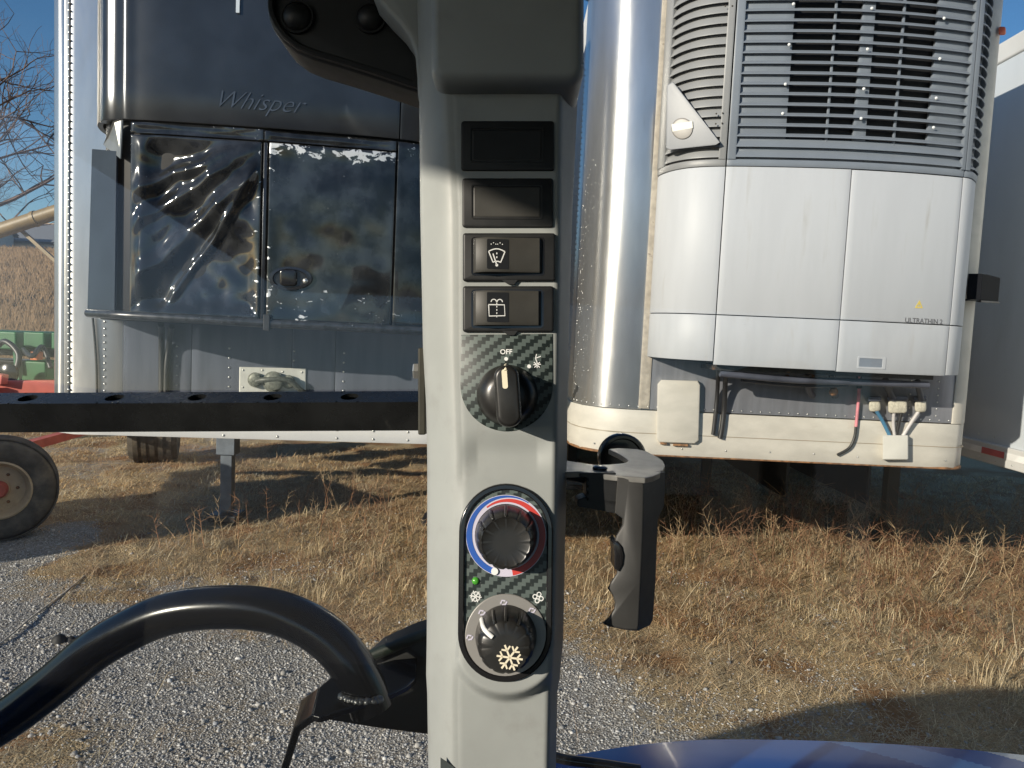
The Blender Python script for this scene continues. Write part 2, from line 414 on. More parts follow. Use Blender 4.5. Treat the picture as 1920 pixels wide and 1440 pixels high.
def arc(cx, cy, r, a0, a1, n=10): return [(cx + r * math.cos(math.radians(a0 + (a1 - a0) * i / n)), cy + r * math.sin(math.radians(a0 + (a1 - a0) * i / n))) for i in range(n + 1)]
def rocker(x0, y0, x1, y1, rx0, ry0, rx1, ry1, label, icon):
    b = obj('rocker_switch', prism(rrect(x0, y0, x1, y1, 5, 3), P0f, -.2 * mm, 2.2 * mm, 5, 1.0 * mm, 3), BLK, TR, smooth=40, label=label)
    # recess seam round the rocker
    obj('recess', prism(rrect(rx0 - 4, ry0 - 3, rx1 + 5, ry1 + 5, 6, 3), P0f, 1.8 * mm, 2.3 * mm), GLOSS, b)
    # rocker body: left half pressed out, right half sloping in
    xs = [rx0, rx0 + 5, rx0 + 26, rx0 + 66, rx0 + 70, rx1 - 5, rx1]
    hs = [2.3, 4.6, 7.0, 5.4, 5.2, 3.8, 2.3]
    V, Fc = [], []
    n = len(xs)
    for yy, dh in ((ry0, -9), (ry0, 0), (ry0 + 4, .6), (ry1 - 5, .6), (ry1, 0), (ry1, -9)):
        for x, h in zip(xs, hs):
            V.append(P0f(x, yy, (max(1.9, h + dh) if dh > -5 else 1.9) * mm))
    for r in range(5):
        for c in range(n - 1): Fc.append((r * n + c, r * n + c + 1, (r + 1) * n + c + 1, (r + 1) * n + c))
    rk = obj('rocker', (V, Fc), ROCK, b, smooth=35)
    # dark window that carries the symbol
    def slope(x, y, h):
        t = (x - (rx0 + 26)) / 40.0; return P0f(x, y, (7.6 - 1.6 * t) * mm + h)
    obj('symbol_window', prism(rrect(rx0 + 26, ry0 + 4, rx0 + 66, ry1 - 5, 2, 2), slope, -1 * mm, .15 * mm), ROCKD, b)
    cx, cy = rx0 + 44, (ry0 + ry1) / 2 + 3
    parts = []
    f2 = lambda x, y, h: slope(x, y, h)
    ln = lambda pts, w=2.0: parts.append(strip(pts, w, f2, .1 * mm, .3 * mm))
    if icon == 'front':
        ln([(cx - 15, cy - 8)] + [(cx - 15 + 30 * i / 8, cy - 8 - 5 * math.sin(math.pi * i / 8)) for i in range(1, 8)] + [(cx + 15, cy - 8)])
        ln([(cx - 15, cy - 8), (cx - 7, cy + 12)]); ln([(cx + 15, cy - 8), (cx + 7, cy + 12)]); ln([(cx - 7, cy + 12), (cx - 3, cy + 10), (cx + 3, cy + 10), (cx + 7, cy + 12)])
        ln([(cx - 7, cy - 4), (cx, cy + 17)], 2.2); ln([(cx, cy - 6), (cx, cy - 3)]); ln([(cx, cy + 1), (cx, cy + 4)])
        parts.append(prism(circ(cx, cy + 17, 2.6, 10), f2, .1 * mm, .3 * mm))
        for s in (-1, 1):
            for a in (0, 2, 4): ln(arc(cx + s * 6, cy - 19, 5, 200 + a * 30, 220 + a * 30, 3), 1.6)
    else:
        ln([(cx - 15, cy - 8), (cx + 14, cy - 8), (cx + 15, cy + 12), (cx - 14, cy + 13), (cx - 15, cy - 8)])
        for k in range(5): ln([(cx, cy - 12 + 6 * k), (cx, cy - 9 + 6 * k)], 1.6)
        for s in (-1, 1): ln(arc(cx + s * 5.5, cy - 13, 5, 180, 360, 8), 1.7)
    obj('symbol', merge(*parts), WHT, b, fix=False)
    # small locating tab below
    obj('tab', prism([(rx0 + 46, y1 - 6), (rx0 + 86, y1 - 6), (rx0 + 76, y1 + 6), (rx0 + 66, y1 + 6)], P0f, -.2 * mm, 2.0 * mm), BLK, b)
    return b
rocker(868, 438, 1041, 528, 888, 449, 1016, 513, 'rocker switch with the windscreen washer symbol', 'front')
rocker(868, 537, 1038, 623, 888, 547, 1014, 611, 'rocker switch with the rear window washer symbol', 'rear')

# --- wiper dial on its carbon patterned plate
P = [(1036, 627), (1037, 722)] + circ(950, 722, 86.5, 36, 0, 180) + [(864, 628)]
P = [(1036, 626)] + circ(950, 722, 86.5, 36, 0, 180) + [(865, 628)]
wp = obj('wiper_dial_plate', prism(P, P0f, -.3 * mm, .7 * mm, 1.5, .3 * mm), CARB, TR, smooth=40, label='carbon patterned plate with a rounded foot marked OFF')
obj('lettering', text_vf('OFF', 13, P0f, 0, .85 * mm, 949, 664, bold=.25), WHT, wp, fix=False)
pr = [prism(circ(949, 673, 3.6, 12), P0f, .6 * mm, .85 * mm), prism(circ(992, 687, 3.6, 12), P0f, .6 * mm, .85 * mm)]
obj('dot_mark', pr[0], WHT, wp); obj('dot_mark', pr[1], WHT, wp)
ln = []
for pts in ([(1006, 664), (1004, 672), (1007, 680)], [(1004, 672), (1014, 668)], [(1000, 684), (1014, 683)], [(1007, 680), (1007, 690)], [(1002, 689), (1012, 679)], [(1001, 679), (1012, 689)]):
    ln.append(strip(pts, 1.6, P0f, .6 * mm, .85 * mm))
obj('wiper_symbol', merge(*ln), WHT, wp, fix=False)
fd = lambda x, y, h: P0f(x, y, h)
body = lathe([(57, .5 * mm), (57, 2.4 * mm), (55, 4 * mm), (50, 7.5 * mm), (42, 10.6 * mm), (30, 12 * mm), (10, 12.4 * mm)], fd, 56, 951, 741)
kn = obj('wiper_knob', body, BLKS, wp, smooth=50, label='round black rotary knob with a cream pointer')
def rot2(pts, cx, cy, a):
    c, s = math.cos(a), math.sin(a); return [(cx + (x - cx) * c - (y - cy) * s, cy + (x - cx) * s + (y - cy) * c) for x, y in pts]
ridge = rot2(rrect(930, 687, 975, 797, 21, 8), 951, 741, math.radians(-4))
obj('grip_ridge', prism(ridge, fd, 2 * mm, 24 * mm, 7, 3.2 * mm, 4), BLKS, kn, smooth=45)
pt = rot2(rrect(944.5, 694, 954, 728, 4, 5), 951, 741, math.radians(-4))
obj('pointer', prism(pt, fd, 23.6 * mm, 24.25 * mm), CRM, kn)
q = [(949, 685, 3.0 * mm), (948, 687, 7 * mm), (948, 690, 16.5 * mm), (948.5, 693.5, 23.3 * mm), (949, 697, 24.15 * mm)]
obj('pointer_edge', tube([fd(*k) for k in q], 4.2 / F * D0 * .5 * 1.6, 8), CRM, kn, smooth=50)

# --- climate control panel on the pad
def CF(x, y, h):
    r = max(0.0, (y - 890) / 360)
    return P0f(x, y, h + 10 * mm * r)
def stadium(g): return circ(949, 993, 87 - g, 24, 180, 360) + circ(947, 1176, 86 - g, 24, 0, 180)
cp = obj('climate_panel', ring(stadium(0), stadium(11), CF, -1 * mm, 2.6 * mm), GLOSS, TR, smooth=40, bevel=.0007, label='upright oval climate panel with black bezel')
obj('carbon_face', prism(stadium(10.5), CF, .2 * mm, 1.1 * mm), CARB, cp)
def crescent(cx, cy, a0, a1, ro, ri, n=40):
    o, i = [], []
    for k in range(n + 1):
        t = k / n; a = math.radians(a0 + (a1 - a0) * t); R1, R2 = ro(t), ri(t)
        o.append((cx + R1 * math.cos(a), cy + R1 * math.sin(a))); i.append((cx + R2 * math.cos(a), cy + R2 * math.sin(a)))
    return o + i[::-1]
tx, ty = 949, 1001
obj('pale_scale', ring(circ(tx, ty, 74.5, 56), circ(tx, ty, 58, 56), CF, 1.0 * mm, 1.5 * mm), PALE, cp)
obj('blue_scale', prism(crescent(tx, ty, 112, 305, lambda t: 73.5, lambda t: 63 + 9 * max(0, t - .35) / .65), CF, 1.2 * mm, 1.7 * mm), BLUP, cp)
obj('red_scale', prism(crescent(tx, ty, 235, 440, lambda t: 64 + 9.2 * min(1, t / .5), lambda t: 61.5), CF, 1.2 * mm, 1.65 * mm), REDP, cp)
def flutes(n, depth, lo, hi): return lambda a, k: (1 - depth * max(0, math.cos(n * a)) ** 6) if lo <= k <= hi else 1
kt = obj('temperature_knob', lathe([(57, 1.2 * mm), (57, 3 * mm), (55.5, 5 * mm), (54, 9 * mm), (51, 14 * mm), (47, 17.2 * mm), (43.5, 18.6 * mm), (41.5, 18.3 * mm), (20, 18.2 * mm), (4, 18.2 * mm)], CF, 72, tx, ty, flutes(12, .045, 3, 6)), BLKS, cp, smooth=42, label='black fluted temperature knob inside a blue and red scale')
obj('pointer', prism(circ(928, 1065, 6.5, 14), CF, 1.2 * mm, 2.6 * mm), WHT, kt)
for k in range(5):
    a = math.radians(-150 + 30 * k)
    obj('grip_rib', tube([CF(tx + r * math.cos(a), ty + r * math.sin(a), h * mm) for r, h in ((56, 6), (53.5, 12), (49, 16.4), (44.5, 18.4))], .0008, 6), BLKS, kt, smooth=50)
# fan dial
fx, fy = 949, 1181
fp = obj('fan_scale', ring(circ(fx, fy, 75, 56), circ(fx, fy, 52, 56), CF, .9 * mm, 2.0 * mm), SILV, cp, smooth=40, bevel=.0004, label='silver ring with embossed fan settings')
def mark(pts, w=2.6): return strip(pts, w, CF, 1.9 * mm, 2.35 * mm)
mk = []
for cx0, cy0 in ((945, 1121), (905, 1139), (997, 1135), (883, 1183)):
    mk += [mark([(cx0 - 6, cy0 + 2), (cx0 - 3, cy0 - 4), (cx0 + 3, cy0 - 3)]), mark([(cx0 - 3, cy0 + 4), (cx0 + 3, cy0 + 3), (cx0 + 6, cy0 - 2)])]
obj('fan_marks', merge(*mk), PALE, fp, fix=False)
kf = obj('fan_knob', lathe([(56, 1.2 * mm), (56, 3 * mm), (54.5, 5 * mm), (53, 9 * mm), (50.5, 14 * mm), (46.5, 17.2 * mm), (42, 18.4 * mm), (20, 18.6 * mm), (4, 18.6 * mm)], CF, 72, fx, fy, flutes(12, .045, 3, 6)), BLKS, cp, smooth=42, label='black fluted fan knob with a snowflake on its cap')
# white pointer bar down the flank of the knob
a = math.radians(-142)
obj('pointer', tube([CF(fx + r * math.cos(a), fy + r * math.sin(a), h * mm) for r, h in ((55.2, 6), (53, 10), (51, 14), (47.2, 17.2), (38, 18.6), (29, 18.75))], .00135, 8), WHT, kf, smooth=50)
for k in (-90, -60, -115): obj('grip_rib', tube([CF(fx + r * math.cos(math.radians(k)), fy + r * math.sin(math.radians(k)), h * mm) for r, h in ((55, 6), (52.5, 12), (48.5, 16.4), (43.5, 18.2))], .0008, 6), BLKS, kf, smooth=50)
def flake(cx, cy, R, w, fmap, h0, h1):
    out = []
    for k in range(6):
        a = math.radians(8 + 60 * k); d = Vector((math.cos(a), math.sin(a)))
        out.append(strip([(cx, cy), (cx + d.x * R, cy + d.y * R)], w, fmap, h0, h1))
        for s in (-1, 1):
            e = Vector((math.cos(a + s * 1.0), math.sin(a + s * 1.0))); c0 = Vector((cx, cy)) + d * R * .55
            out.append(strip([tuple(c0), tuple(c0 + e * R * .42)], w * .9, fmap, h0, h1))
    return merge(*out)
obj('snowflake', flake(956, 1198, 23, 3.2, CF, 18.5 * mm, 18.85 * mm), CRM, kf, fix=False)
obj('snowflake', flake(893, 1111, 11, 1.9, CF, 1.0 * mm, 1.35 * mm), WHT, cp, fix=False)
obj('fan_symbol', merge(*[ring(circ(1008 + 6 * math.cos(a), 1113 + 6 * math.sin(a), 4.6, 14), circ(1008 + 6 * math.cos(a), 1113 + 6 * math.sin(a), 2.9, 14), CF, 1 * mm, 1.35 * mm) for a in (.3, .3 + math.pi / 2, .3 + math.pi, .3 + 1.5 * math.pi)]), WHT, cp, fix=False)
obj('indicator_lamp', lathe([(7, .9 * mm), (6.6, 1.7 * mm), (4, 2.3 * mm), (1, 2.5 * mm)], CF, 16, 893, 1083), GRNL, cp, smooth=50, label='small green indicator lamp')

# --- roof pod, upper left
P = [(505, -560), (505, 26), (508, 42), (517, 62), (534, 84), (560, 104), (592, 117), (650, 134), (710, 153), (770, 173), (792, 180), (792, -560)]
pod = obj('roof_pod', prism(P, PF(.46), -25 * mm, 4 * mm, 6, 2 * mm, 3), BLK, TR, smooth=40, label='black pod hanging from the roof with two round lenses')
P2 = inset(P, 15)
obj('rim', ring(inset(P, 4), P2, PF(.46), 3 * mm, 8 * mm), BLK, pod, smooth=40, bevel=.001)
for cx, cy, r in ((562, 40, 27), (698, 42, 25)):
    k = obj('lens', lathe([(r, 4 * mm), (r, 6 * mm), (r * .8, 9 * mm), (r * .4, 11 * mm), (2, 11.6 * mm)], PF(.46), 28, cx, cy), BLK, pod, smooth=60)
    obj('lens_ring', ring(circ(cx, cy, r + 4, 28), circ(cx, cy, r, 28), PF(.46), 3 * mm, 6.5 * mm), BLK, pod, smooth=40)

# --- square bar with holes, its end plate, bolt and weld
th = math.radians(20); a_ = .0192
bk = (UP * math.sin(th) + FWD * math.cos(th)).normalized()
fdn = (-UP * math.cos(th) + FWD * math.sin(th)).normalized()
FT0, FT1 = CP(-160, 758, .46), CP(795, 753.5, .46)
ax = (FT1 - FT0).normalized(); L = (FT1 - FT0).length
def BF(u, v, w): return FT0 + ax * u + bk * v + fdn * w          # along, back over the top face, down the front face
holes = []
for px in (50, 213, 368, 510, 655): holes.append((CP(px, 745, .468) - FT0).dot(ax))
V, Fc = [], []
def quad(*p):
    n = len(V); V.extend(p); Fc.append(tuple(range(n, n + len(p))))
cuts = [0.0]
hr = .0056
for u in holes: cuts += [u - hr * 1.25, u + hr * 1.25]
cuts.append(L)
for i in range(len(cuts) - 1):
    u0, u1 = cuts[i], cuts[i + 1]
    if i % 2 == 0: quad(BF(u0, 0, 0), BF(u1, 0, 0), BF(u1, a_, 0), BF(u0, a_, 0))
    else:
        uc = (u0 + u1) / 2; n = 24; sq, cr = [], []
        for k in range(n):
            t = 2 * math.pi * k / n; c, s = math.cos(t), math.sin(t); q = 1 / max(abs(c) / (hr * 1.25), abs(s) / (a_ / 2))
            sq.append((uc + c * q, a_ / 2 + s * q)); cr.append((uc + c * hr, a_ / 2 + s * hr))
        for k in range(n):
            j = (k + 1) % n
            quad(BF(*sq[k], 0), BF(*sq[j], 0), BF(*cr[j], 0), BF(*cr[k], 0))
            quad(BF(*cr[k], 0), BF(*cr[j], 0), BF(*cr[j], .0025), BF(*cr[k], .0025))
quad(BF(0, 0, 0), BF(0, 0, a_), BF(L, 0, a_), BF(L, 0, 0)); quad(BF(0, a_, 0), BF(L, a_, 0), BF(L, a_, a_), BF(0, a_, a_)); quad(BF(0, 0, a_), BF(0, a_, a_), BF(L, a_, a_), BF(L, 0, a_))
quad(BF(0, 0, 0), BF(0, a_, 0), BF(0, a_, a_), BF(0, 0, a_)); quad(BF(L, 0, 0), BF(L, 0, a_), BF(L, a_, a_), BF(L, a_, 0))
mb = obj('mounting_bar', (V, Fc), BLKSTEEL, TR, fix=False, label='black square steel bar with a row of holes')
pc = CP(799, 733, .468)
pl = obj('end_plate', box(pc, (.0045, .052, .046), (RT, UP, FWD)), mat('olive_black_plate', (.028, .027, .019), .5, spec=.3, var=.2, vs=60), mb, bevel=.001)
hexa = [(.0052 * math.cos(math.radians(60 * k)), .0052 * math.sin(math.radians(60 * k))) for k in range(6)]
bc = CP(794, 696, .459)
obj('bolt', merge(lathe([(.0072, 0), (.0072, .0012), (.006, .0013)], lambda x, y, h: bc + UP * y + FWD * x - RT * h, 20), prism(hexa, lambda x, y, h: bc + UP * y + FWD * x - RT * h, .001, .0062, .0006, .0006)), ZINC, mb, smooth=30)
wl = []
for k in range(16):
    c = BF(L - .001 + random.uniform(-.001, .0006), random.uniform(-.001, .001), a_ * (k / 15) * .96); wl.append(dome(c, (c - pc + ax * -.02).normalized() - FWD * .6, random.uniform(.0012, .002), .0014, 7))
for k in range(9):
    c = BF(L - .0012, a_ * k / 8, -.0004); wl.append(dome(c, UP - ax * .4, .0017, .0013, 7))
obj('weld_bead', merge(*wl), WELD, mb, smooth=60, kind='stuff')

# --- bent tube handrail outside the pane, its bracket and the body behind it
DP = .68
pth = [(-260, 1492), (-120, 1425), (0, 1357), (90, 1291), (171, 1224), (235, 1185), (299, 1156), (362, 1142), (427, 1138), (475, 1140), (520, 1148), (562, 1164), (600, 1186), (634, 1216), (660, 1250), (678, 1292)]
_e = at_z(686, 1296, at_depth(640, 1300, .655).z)
hr_ = obj('handrail', tube(catmull([CP(x, y, DP - .00006 * (x - 300)) for x, y in pth[:-1]] + [_e + UP * .004 - RT * .002, _e - Vector((-.006, 0, .016))], 5), .0193, 28), BLKPAINT, TR, smooth=50, label='curved black handrail tube outside the left pane')
# bracket top plate with leg, bent from 5 mm steel
DB = .655
zp = at_depth(640, 1300, DB).z
def plate_pts(px): return [at_z(x, y, zp) for x, y in px]
top = [(598, 1288), (585, 1340), (600, 1344), (660, 1325), (735, 1300), (765, 1285), (781, 1270), (783, 1232), (740, 1236), (695, 1248), (622, 1268)]
tp = plate_pts(top); n = len(tp)
V = tp + [q - Vector((0, 0, .006)) for q in tp]
Fc = [tuple(range(n)), tuple(range(2 * n - 1, n - 1, -1))] + [(i, (i + 1) % n, n + (i + 1) % n, n + i) for i in range(n)]
br = obj('rail_bracket', (V, Fc), BLKPAINT, TR, bevel=.0015, label='folded black bracket under the handrail')
e0, e1 = tp[0], tp[1]; dn = at_depth(533, 1450, DB + .03); off = (e1 - e0)
d2 = dn - (e0 + e1) / 2
b1 = (e0 + d2 * .12 + Vector((-.012, 0, -.004)), e1 + d2 * .12 + Vector((-.012, 0, -.004)))
b2 = (e0 + d2 * 1.6, e1 * .6 + e0 * .4 + d2 * 1.6)
th_ = Vector((.006, 0, -.003))
V, Fc = [], []
for q in ((e0, e1), b1, b2): V += [q[0], q[1], q[1] + th_, q[0] + th_]
for r in (0, 1):
    for k in range(4): Fc.append((r * 4 + k, r * 4 + (k + 1) % 4, (r + 1) * 4 + (k + 1) % 4, (r + 1) * 4 + k))
Fc += [(0, 1, 2, 3), (11, 10, 9, 8)]
obj('bracket_leg', (V, Fc), BLKPAINT, br, bevel=.0012)
wl = []
for k in range(17):
    a = math.radians(205 + k * 6.5 + random.uniform(-2, 2)); c0 = at_z(683 + 46 * math.cos(a), 1296 - 19 * math.sin(a), zp + .002); wl.append(dome(c0, Vector((random.uniform(-.5, .5), -.5, 1)), random.uniform(.0022, .0045), .0022, 7))
obj('weld_bead', merge(*wl), mat('painted_weld', (.10, .10, .10), .35, metal=.6, var=.6, vs=200), br, smooth=60, kind='stuff')
# dark cab sill behind the bracket
P = [(598, 1349), (640, 1290), (700, 1234), (760, 1206), (860, 1172), (900, 1172), (900, 1392), (800, 1379), (700, 1366)]
obj('cab_sill', prism(P, PF(.74), -60 * mm, 0, 6, 4 * mm, 2), mat('black_underbody', (.012, .012, .012), .5, var=.3), TR, smooth=30)
obj('sill_edge', tube([CP(690, 1232, .735), CP(770, 1199, .735), CP(870, 1163, .735)], .006, 8), mat('dark_green_rubber', (.02, .032, .022), .5), TR, smooth=50)
obj('hose_end', lathe([(14, 0), (22, 10 * mm), (24, 22 * mm), (18, 30 * mm)], PF(.66), 20, 488, 1458), RUB, TR, smooth=50)

# --- rear quarter pane and its latch handle
DG = .575
gl2 = obj('rear_side_pane', prism([(1010, -160), (2300, -160), (2300, 1640), (1010, 1640)], PF(DG), 0, 4 * mm), GLASS, TR, label='rear side pane')
gl1 = obj('door_pane', prism([(-420, -160), (838, -160), (838, 1640), (-420, 1640)], PF(DG), 0, 4 * mm), GLASS, TR, label='door pane')
obj('pane_seal', prism([(1030, -160), (1052, -160), (1046, 700), (1036, 1640), (1010, 1640), (1010, -160)], PF(DG - .006), -2 * mm, 5 * mm), RUB, TR)
h0_ = -.0044
gp_f = [(1156, 894), (1180, 895), (1206, 897), (1209, 912), (1207, 1000), (1203, 1090), (1199, 1172), (1196, 1183), (1172, 1181), (1139, 1174), (1129, 1168), (1142, 1156), (1151, 1142), (1153, 1129), (1148, 1115), (1139, 1103), (1146, 1090), (1156, 1075), (1158, 1052), (1150, 1028), (1155, 1005), (1166, 985), (1167, 972), (1153, 962)]
gp_b = [(1160, 893), (1200, 890), (1240, 882), (1248, 885), (1245, 948), (1233, 975), (1229, 1090), (1224, 1162), (1219, 1172), (1186, 1176), (1160, 1168), (1150, 1163), (1158, 1152), (1164, 1141), (1165, 1129), (1161, 1116), (1154, 1104), (1160, 1089), (1168, 1074), (1169, 1052), (1163, 1030), (1168, 1005), (1177, 985), (1178, 972), (1168, 960)]
DHF, DHB = .425, .447
gi = inset(gp_f, 4.5); n = len(gp_f)
V = [at_depth(x, y, DHB + .004) for x, y in inset(gp_b, 5)] + [at_depth(x, y, DHB) for x, y in gp_b] + [at_depth(x, y, DHF + .0022) for x, y in gp_f] + [at_depth(x, y, DHF + .0006) for x, y in inset(gp_f, 1.6)] + [at_depth(x, y, DHF) for x, y in gi]
Fc = [tuple(range(n - 1, -1, -1)), tuple(4 * n + i for i in range(n))] + [(r * n + i, r * n + (i + 1) % n, (r + 1) * n + (i + 1) % n, (r + 1) * n + i) for r in range(4) for i in range(n)]
hd = obj('pane_handle', (V, Fc), HANDLE, TR, smooth=40, label='dark grey finger grip latch handle on the rear pane')
obj('release_button', prism([(1156, 1014), (1165, 1024), (1169, 1041), (1167, 1058), (1160, 1071), (1152, 1066), (1153, 1040), (1150, 1020)], PF(.4245), -18 * mm, .9 * mm, 2, .6 * mm, 2), GLOSS, hd, smooth=40)
zt = at_depth(1180, 894, .424).z
out = [(1050, 862), (1062, 863.5), (1117, 871.5), (1140, 871), (1166, 868.5), (1175, 866.5), (1178, 863.5), (1173, 859), (1162, 852), (1152, 847), (1141, 842), (1159, 840), (1195, 842), (1212, 846), (1234, 857), (1243, 864), (1247, 872), (1244, 880), (1237, 887), (1225, 892.5), (1210, 895.5), (1180, 893.5), (1152, 891), (1089, 884), (1050, 885)]
tp = [at_z(x, y, zt) for x, y in out]; n = len(tp)
V = tp + [q - Vector((0, 0, .0035)) for q in tp]
Fc = [tuple(range(n)), tuple(range(2 * n - 1, n - 1, -1))] + [(i, (i + 1) % n, n + (i + 1) % n, n + i) for i in range(n)]
obj('hook_plate', (V, Fc), ALU, hd, bevel=.0006, label='worn silver hook plate on top of the handle')
obj('plate_screw', lathe([(.0045, 0), (.0045, .0012), (.003, .002)], lambda x, y, h: at_z(1125, 880, zt) + Vector((x, y, h)), 16), GLOSS, hd, smooth=40)
obj('pivot_disc', lathe([(.0178, -.006), (.0178, .004), (.0165, .006), (.0145, .006), (.0135, .003), (.004, .003)], lambda x, y, h: CP(1166, 857, .562) + RT * x + UP * y - FWD * h, 36), GLOSS, hd, smooth=40)
blk = [box((CP(1125, 918, .437)), (.0178, .0175, .016), (RT, UP, FWD)), box(CP(1118, 888, .437), (.021, .0026, .016), (RT, UP, FWD))]
V = [CP(1080, 936, .44), CP(1092, 930, .44), CP(1156, 938, .43), CP(1156, 961, .43), CP(1080, 948, .44)]
blk.append(prism([(1082, 936), (1094, 931), (1155, 938), (1155, 962), (1120, 955), (1082, 948)], PF(.432), -14 * mm, 3 * mm))
for k in range(4): blk.append(box(CP(1102, 900 + 12 * k, .428), (.0009, .0022, .002), (RT, UP, FWD)))
obj('latch_block', merge(*blk), BLK, hd, bevel=.0006)
obj('latch_rod', tube([CP(1030, 889, .45), CP(1066, 892, .445), (CP(1100, 899, .44))], .0028, 10), GLOSS, hd, smooth=50)

# --- rear fender beyond the pane, lower right
def FE(s, t):   # s along the cab, t across (0 far edge)
    px = 1010 + 1300 * s
    yt = 1386 + 38 * (abs(px - 1370) / 330) ** 2 * (1 if px < 1370 else .28)
    far = at_depth(px, yt, .93)
    return far + Vector((0, -.44 * t, .010 * math.sin(min(1, t * 4) * math.pi / 2) - .05 * t * t))
V, Fc, MI = [], [], []
ns, nt = 240, 70
for i in range(ns + 1):
    for j in range(nt + 1):
        V.append(FE(i / ns, (j / nt) ** 1.6) if j else FE(i / ns, 0) + Vector((0, 0, -.002)))
for i in range(ns):
    for j in range(nt):
        px = 1010 + 1300 * (i + .5) / ns; t = ((j + .5) / nt) ** 1.6
        k = 0
        q = (px - 1520) / 520 - t * 2.0
        if .05 < q < .34: k = 1
        elif q >= .62: k = 2
        Fc.append((i * (nt + 1) + j, i * (nt + 1) + j + 1, (i + 1) * (nt + 1) + j + 1, (i + 1) * (nt + 1) + j)); MI.append(k)
lip = len(V)
for i in range(ns + 1): V.append(FE(i / ns, 0) + Vector((0, .012, -.12)))
for i in range(ns): Fc.append((lip + i, i * (nt + 1), (i + 1) * (nt + 1), lip + i + 1)); MI.append(0)
obj('rear_fender', (V, Fc, MI), [BLUE, LBLUE, WDEC], TR, smooth=40, label='blue rear fender with pale stripes')
obj('fender_seal', tube(catmull([CP(1020, 1412, .6), CP(1060, 1424, .6), CP(1120, 1432, .6), (CP(1200, 1444, .6))], 5), .0042, 8), GLOSS, TR, smooth=50)

# --- the rest of the tractor, outside the frame: roof, body, bonnet, rear wheel
obj('roof', box((.28, -.42, 2.625), (2.16, 1.90, .17)), mat('roof_white', (.5, .5, .48), .5), TR, bevel=.03)
obj('headliner', box((.28, -.42, 2.530), (2.06, 1.80, .012)), LINER, TR)
obj('windscreen_header', box((-.79, -.42, 2.571), (.05, 1.80, .05)), LINER, TR)
obj('rear_light_block', box((1.14, -.42, 1.93), (.05, 1.5, 1.18)), LINER, TR); obj('corner_post', box((1.10, .42, 1.93), (.14, .2, 1.18)), LINER, TR); obj('side_light_block', box((.35, -1.2, 1.62), (1.4, .05, .6)), LINER, TR)  # unseen dark panels and post, added to cut sky light inside the cab
obj('cab_floor', box((.2, -.44, 1.352), (1.8, 1.5, .02)), RUB, TR)
obj('cab_body', box((.2, -.44, 1.08), (1.9, 1.66, .52)), BLKPAINT, TR, bevel=.03)
obj('bonnet', prism([(-3.3, 1.26), (-.92, 1.26), (-.92, 2.14), (-2.0, 2.12), (-2.8, 1.98), (-3.22, 1.76)], lambda x, z, h: Vector((x, h, z)), -.88, -.02), BLUE, TR, bevel=.05)  # height and slope shaped for the shadow it throws on the grass
obj('chassis', box((-1.4, -.45, .95), (4.2, .55, .5)), BLKPAINT, TR, bevel=.03)
for x, y, z, r, w in ((1.15, .62 - .05, .80, .80, .36), (1.15, -1.45, .80, .80, .36), (-2.9, .30, .5, .5, .26), (-2.9, -1.2, .5, .5, .26)):
    ty_ = obj('wheel', lathe([(r * .55, -w / 2), (r * .9, -w / 2), (r, -w * .36), (r, w * .36), (r * .9, w / 2), (r * .55, w / 2)], lambda a, b, h, x=x, y=y, z=z: Vector((x + a, y + h, z + b)), 36), RUB, TR, smooth=35)
    obj('rim', lathe([(r * .56, -w * .3), (r * .56, w * .3), (r * .2, w * .3)], lambda a, b, h, x=x, y=y, z=z: Vector((x + a, y + h, z + b)), 28), WDEC, ty_, smooth=35)
obj('seat', merge(box((.25, -.55, 1.52), (.5, .5, .12)), box((.55, -.55, 1.9), (.12, .46, .7))), RUB, TR, bevel=.03)
# ------------------------------------------------------------------ materials of the trailers
STEEL = mat('polished_stainless', (.78, .775, .76), .33, metal=.9, var=.05, vs=14, stretch=(1, 1, .25), bump=.008, bs=30, rvar=.07, dirt=(.42, .41, .38), dirt_s=5, dirt_r=(.6, .9), aniso=.85)
BRUSH = mat('dull_stainless', (.25, .26, .29), .36, metal=.35, var=.10, vs=9, stretch=(3, 3, .4), rvar=.10, dirt=(.26, .26, .27), dirt_s=6, dirt_r=(.55, .85))
MIRR = mat('bluish_mirror_sheet', (.19, .21, .26), .2, metal=.55, spec=.5, var=.10, vs=7, stretch=(3, 3, .4), rvar=.07, dirt=(.13, .14, .16), dirt_s=6, dirt_r=(.55, .85))
GALV = mat('smooth_aluminium', (.62, .62, .60), .36, metal=.85, var=.08, vs=8, rvar=.1)
CREAM = mat('cream_rail_paint', (.50, .475, .42), .5, var=.08, vs=5, bump=.04, bs=60, stretch=(1, 1, 2), dirt=(.34, .27, .19), dirt_s=4.5, dirt_r=(.60, .86))
WPAINT = mat('white_trailer_paint', (.56, .56, .55), .42, var=.04, vs=4, dirt=(.45, .44, .41), dirt_s=4, dirt_r=(.6, .9))
WPLAST = mat('white_unit_plastic', (.44, .458, .485), .5, spec=.3, var=.03, vs=3, stretch=(4, 4, .5), dirt=(.34, .335, .32), dirt_s=3.0, dirt_r=(.56, .85))
WPLASTD = mat('white_unit_plastic_grimy', (.395, .41, .43), .5, spec=.3, var=.04, vs=4, stretch=(3, 3, .7), dirt=(.36, .35, .33), dirt_s=5, dirt_r=(.55, .9))
GREY = mat('blue_grey_louvre_plastic', (.175, .20, .235), .42, var=.05, vs=5, dirt=(.25, .26, .27), dirt_s=6, dirt_r=(.6, .95))
GREYL = mat('grey_side_louvre_plastic', (.22, .225, .23), .45, var=.05, vs=5, dirt=(.23, .22, .2), dirt_s=6, dirt_r=(.55, .95))
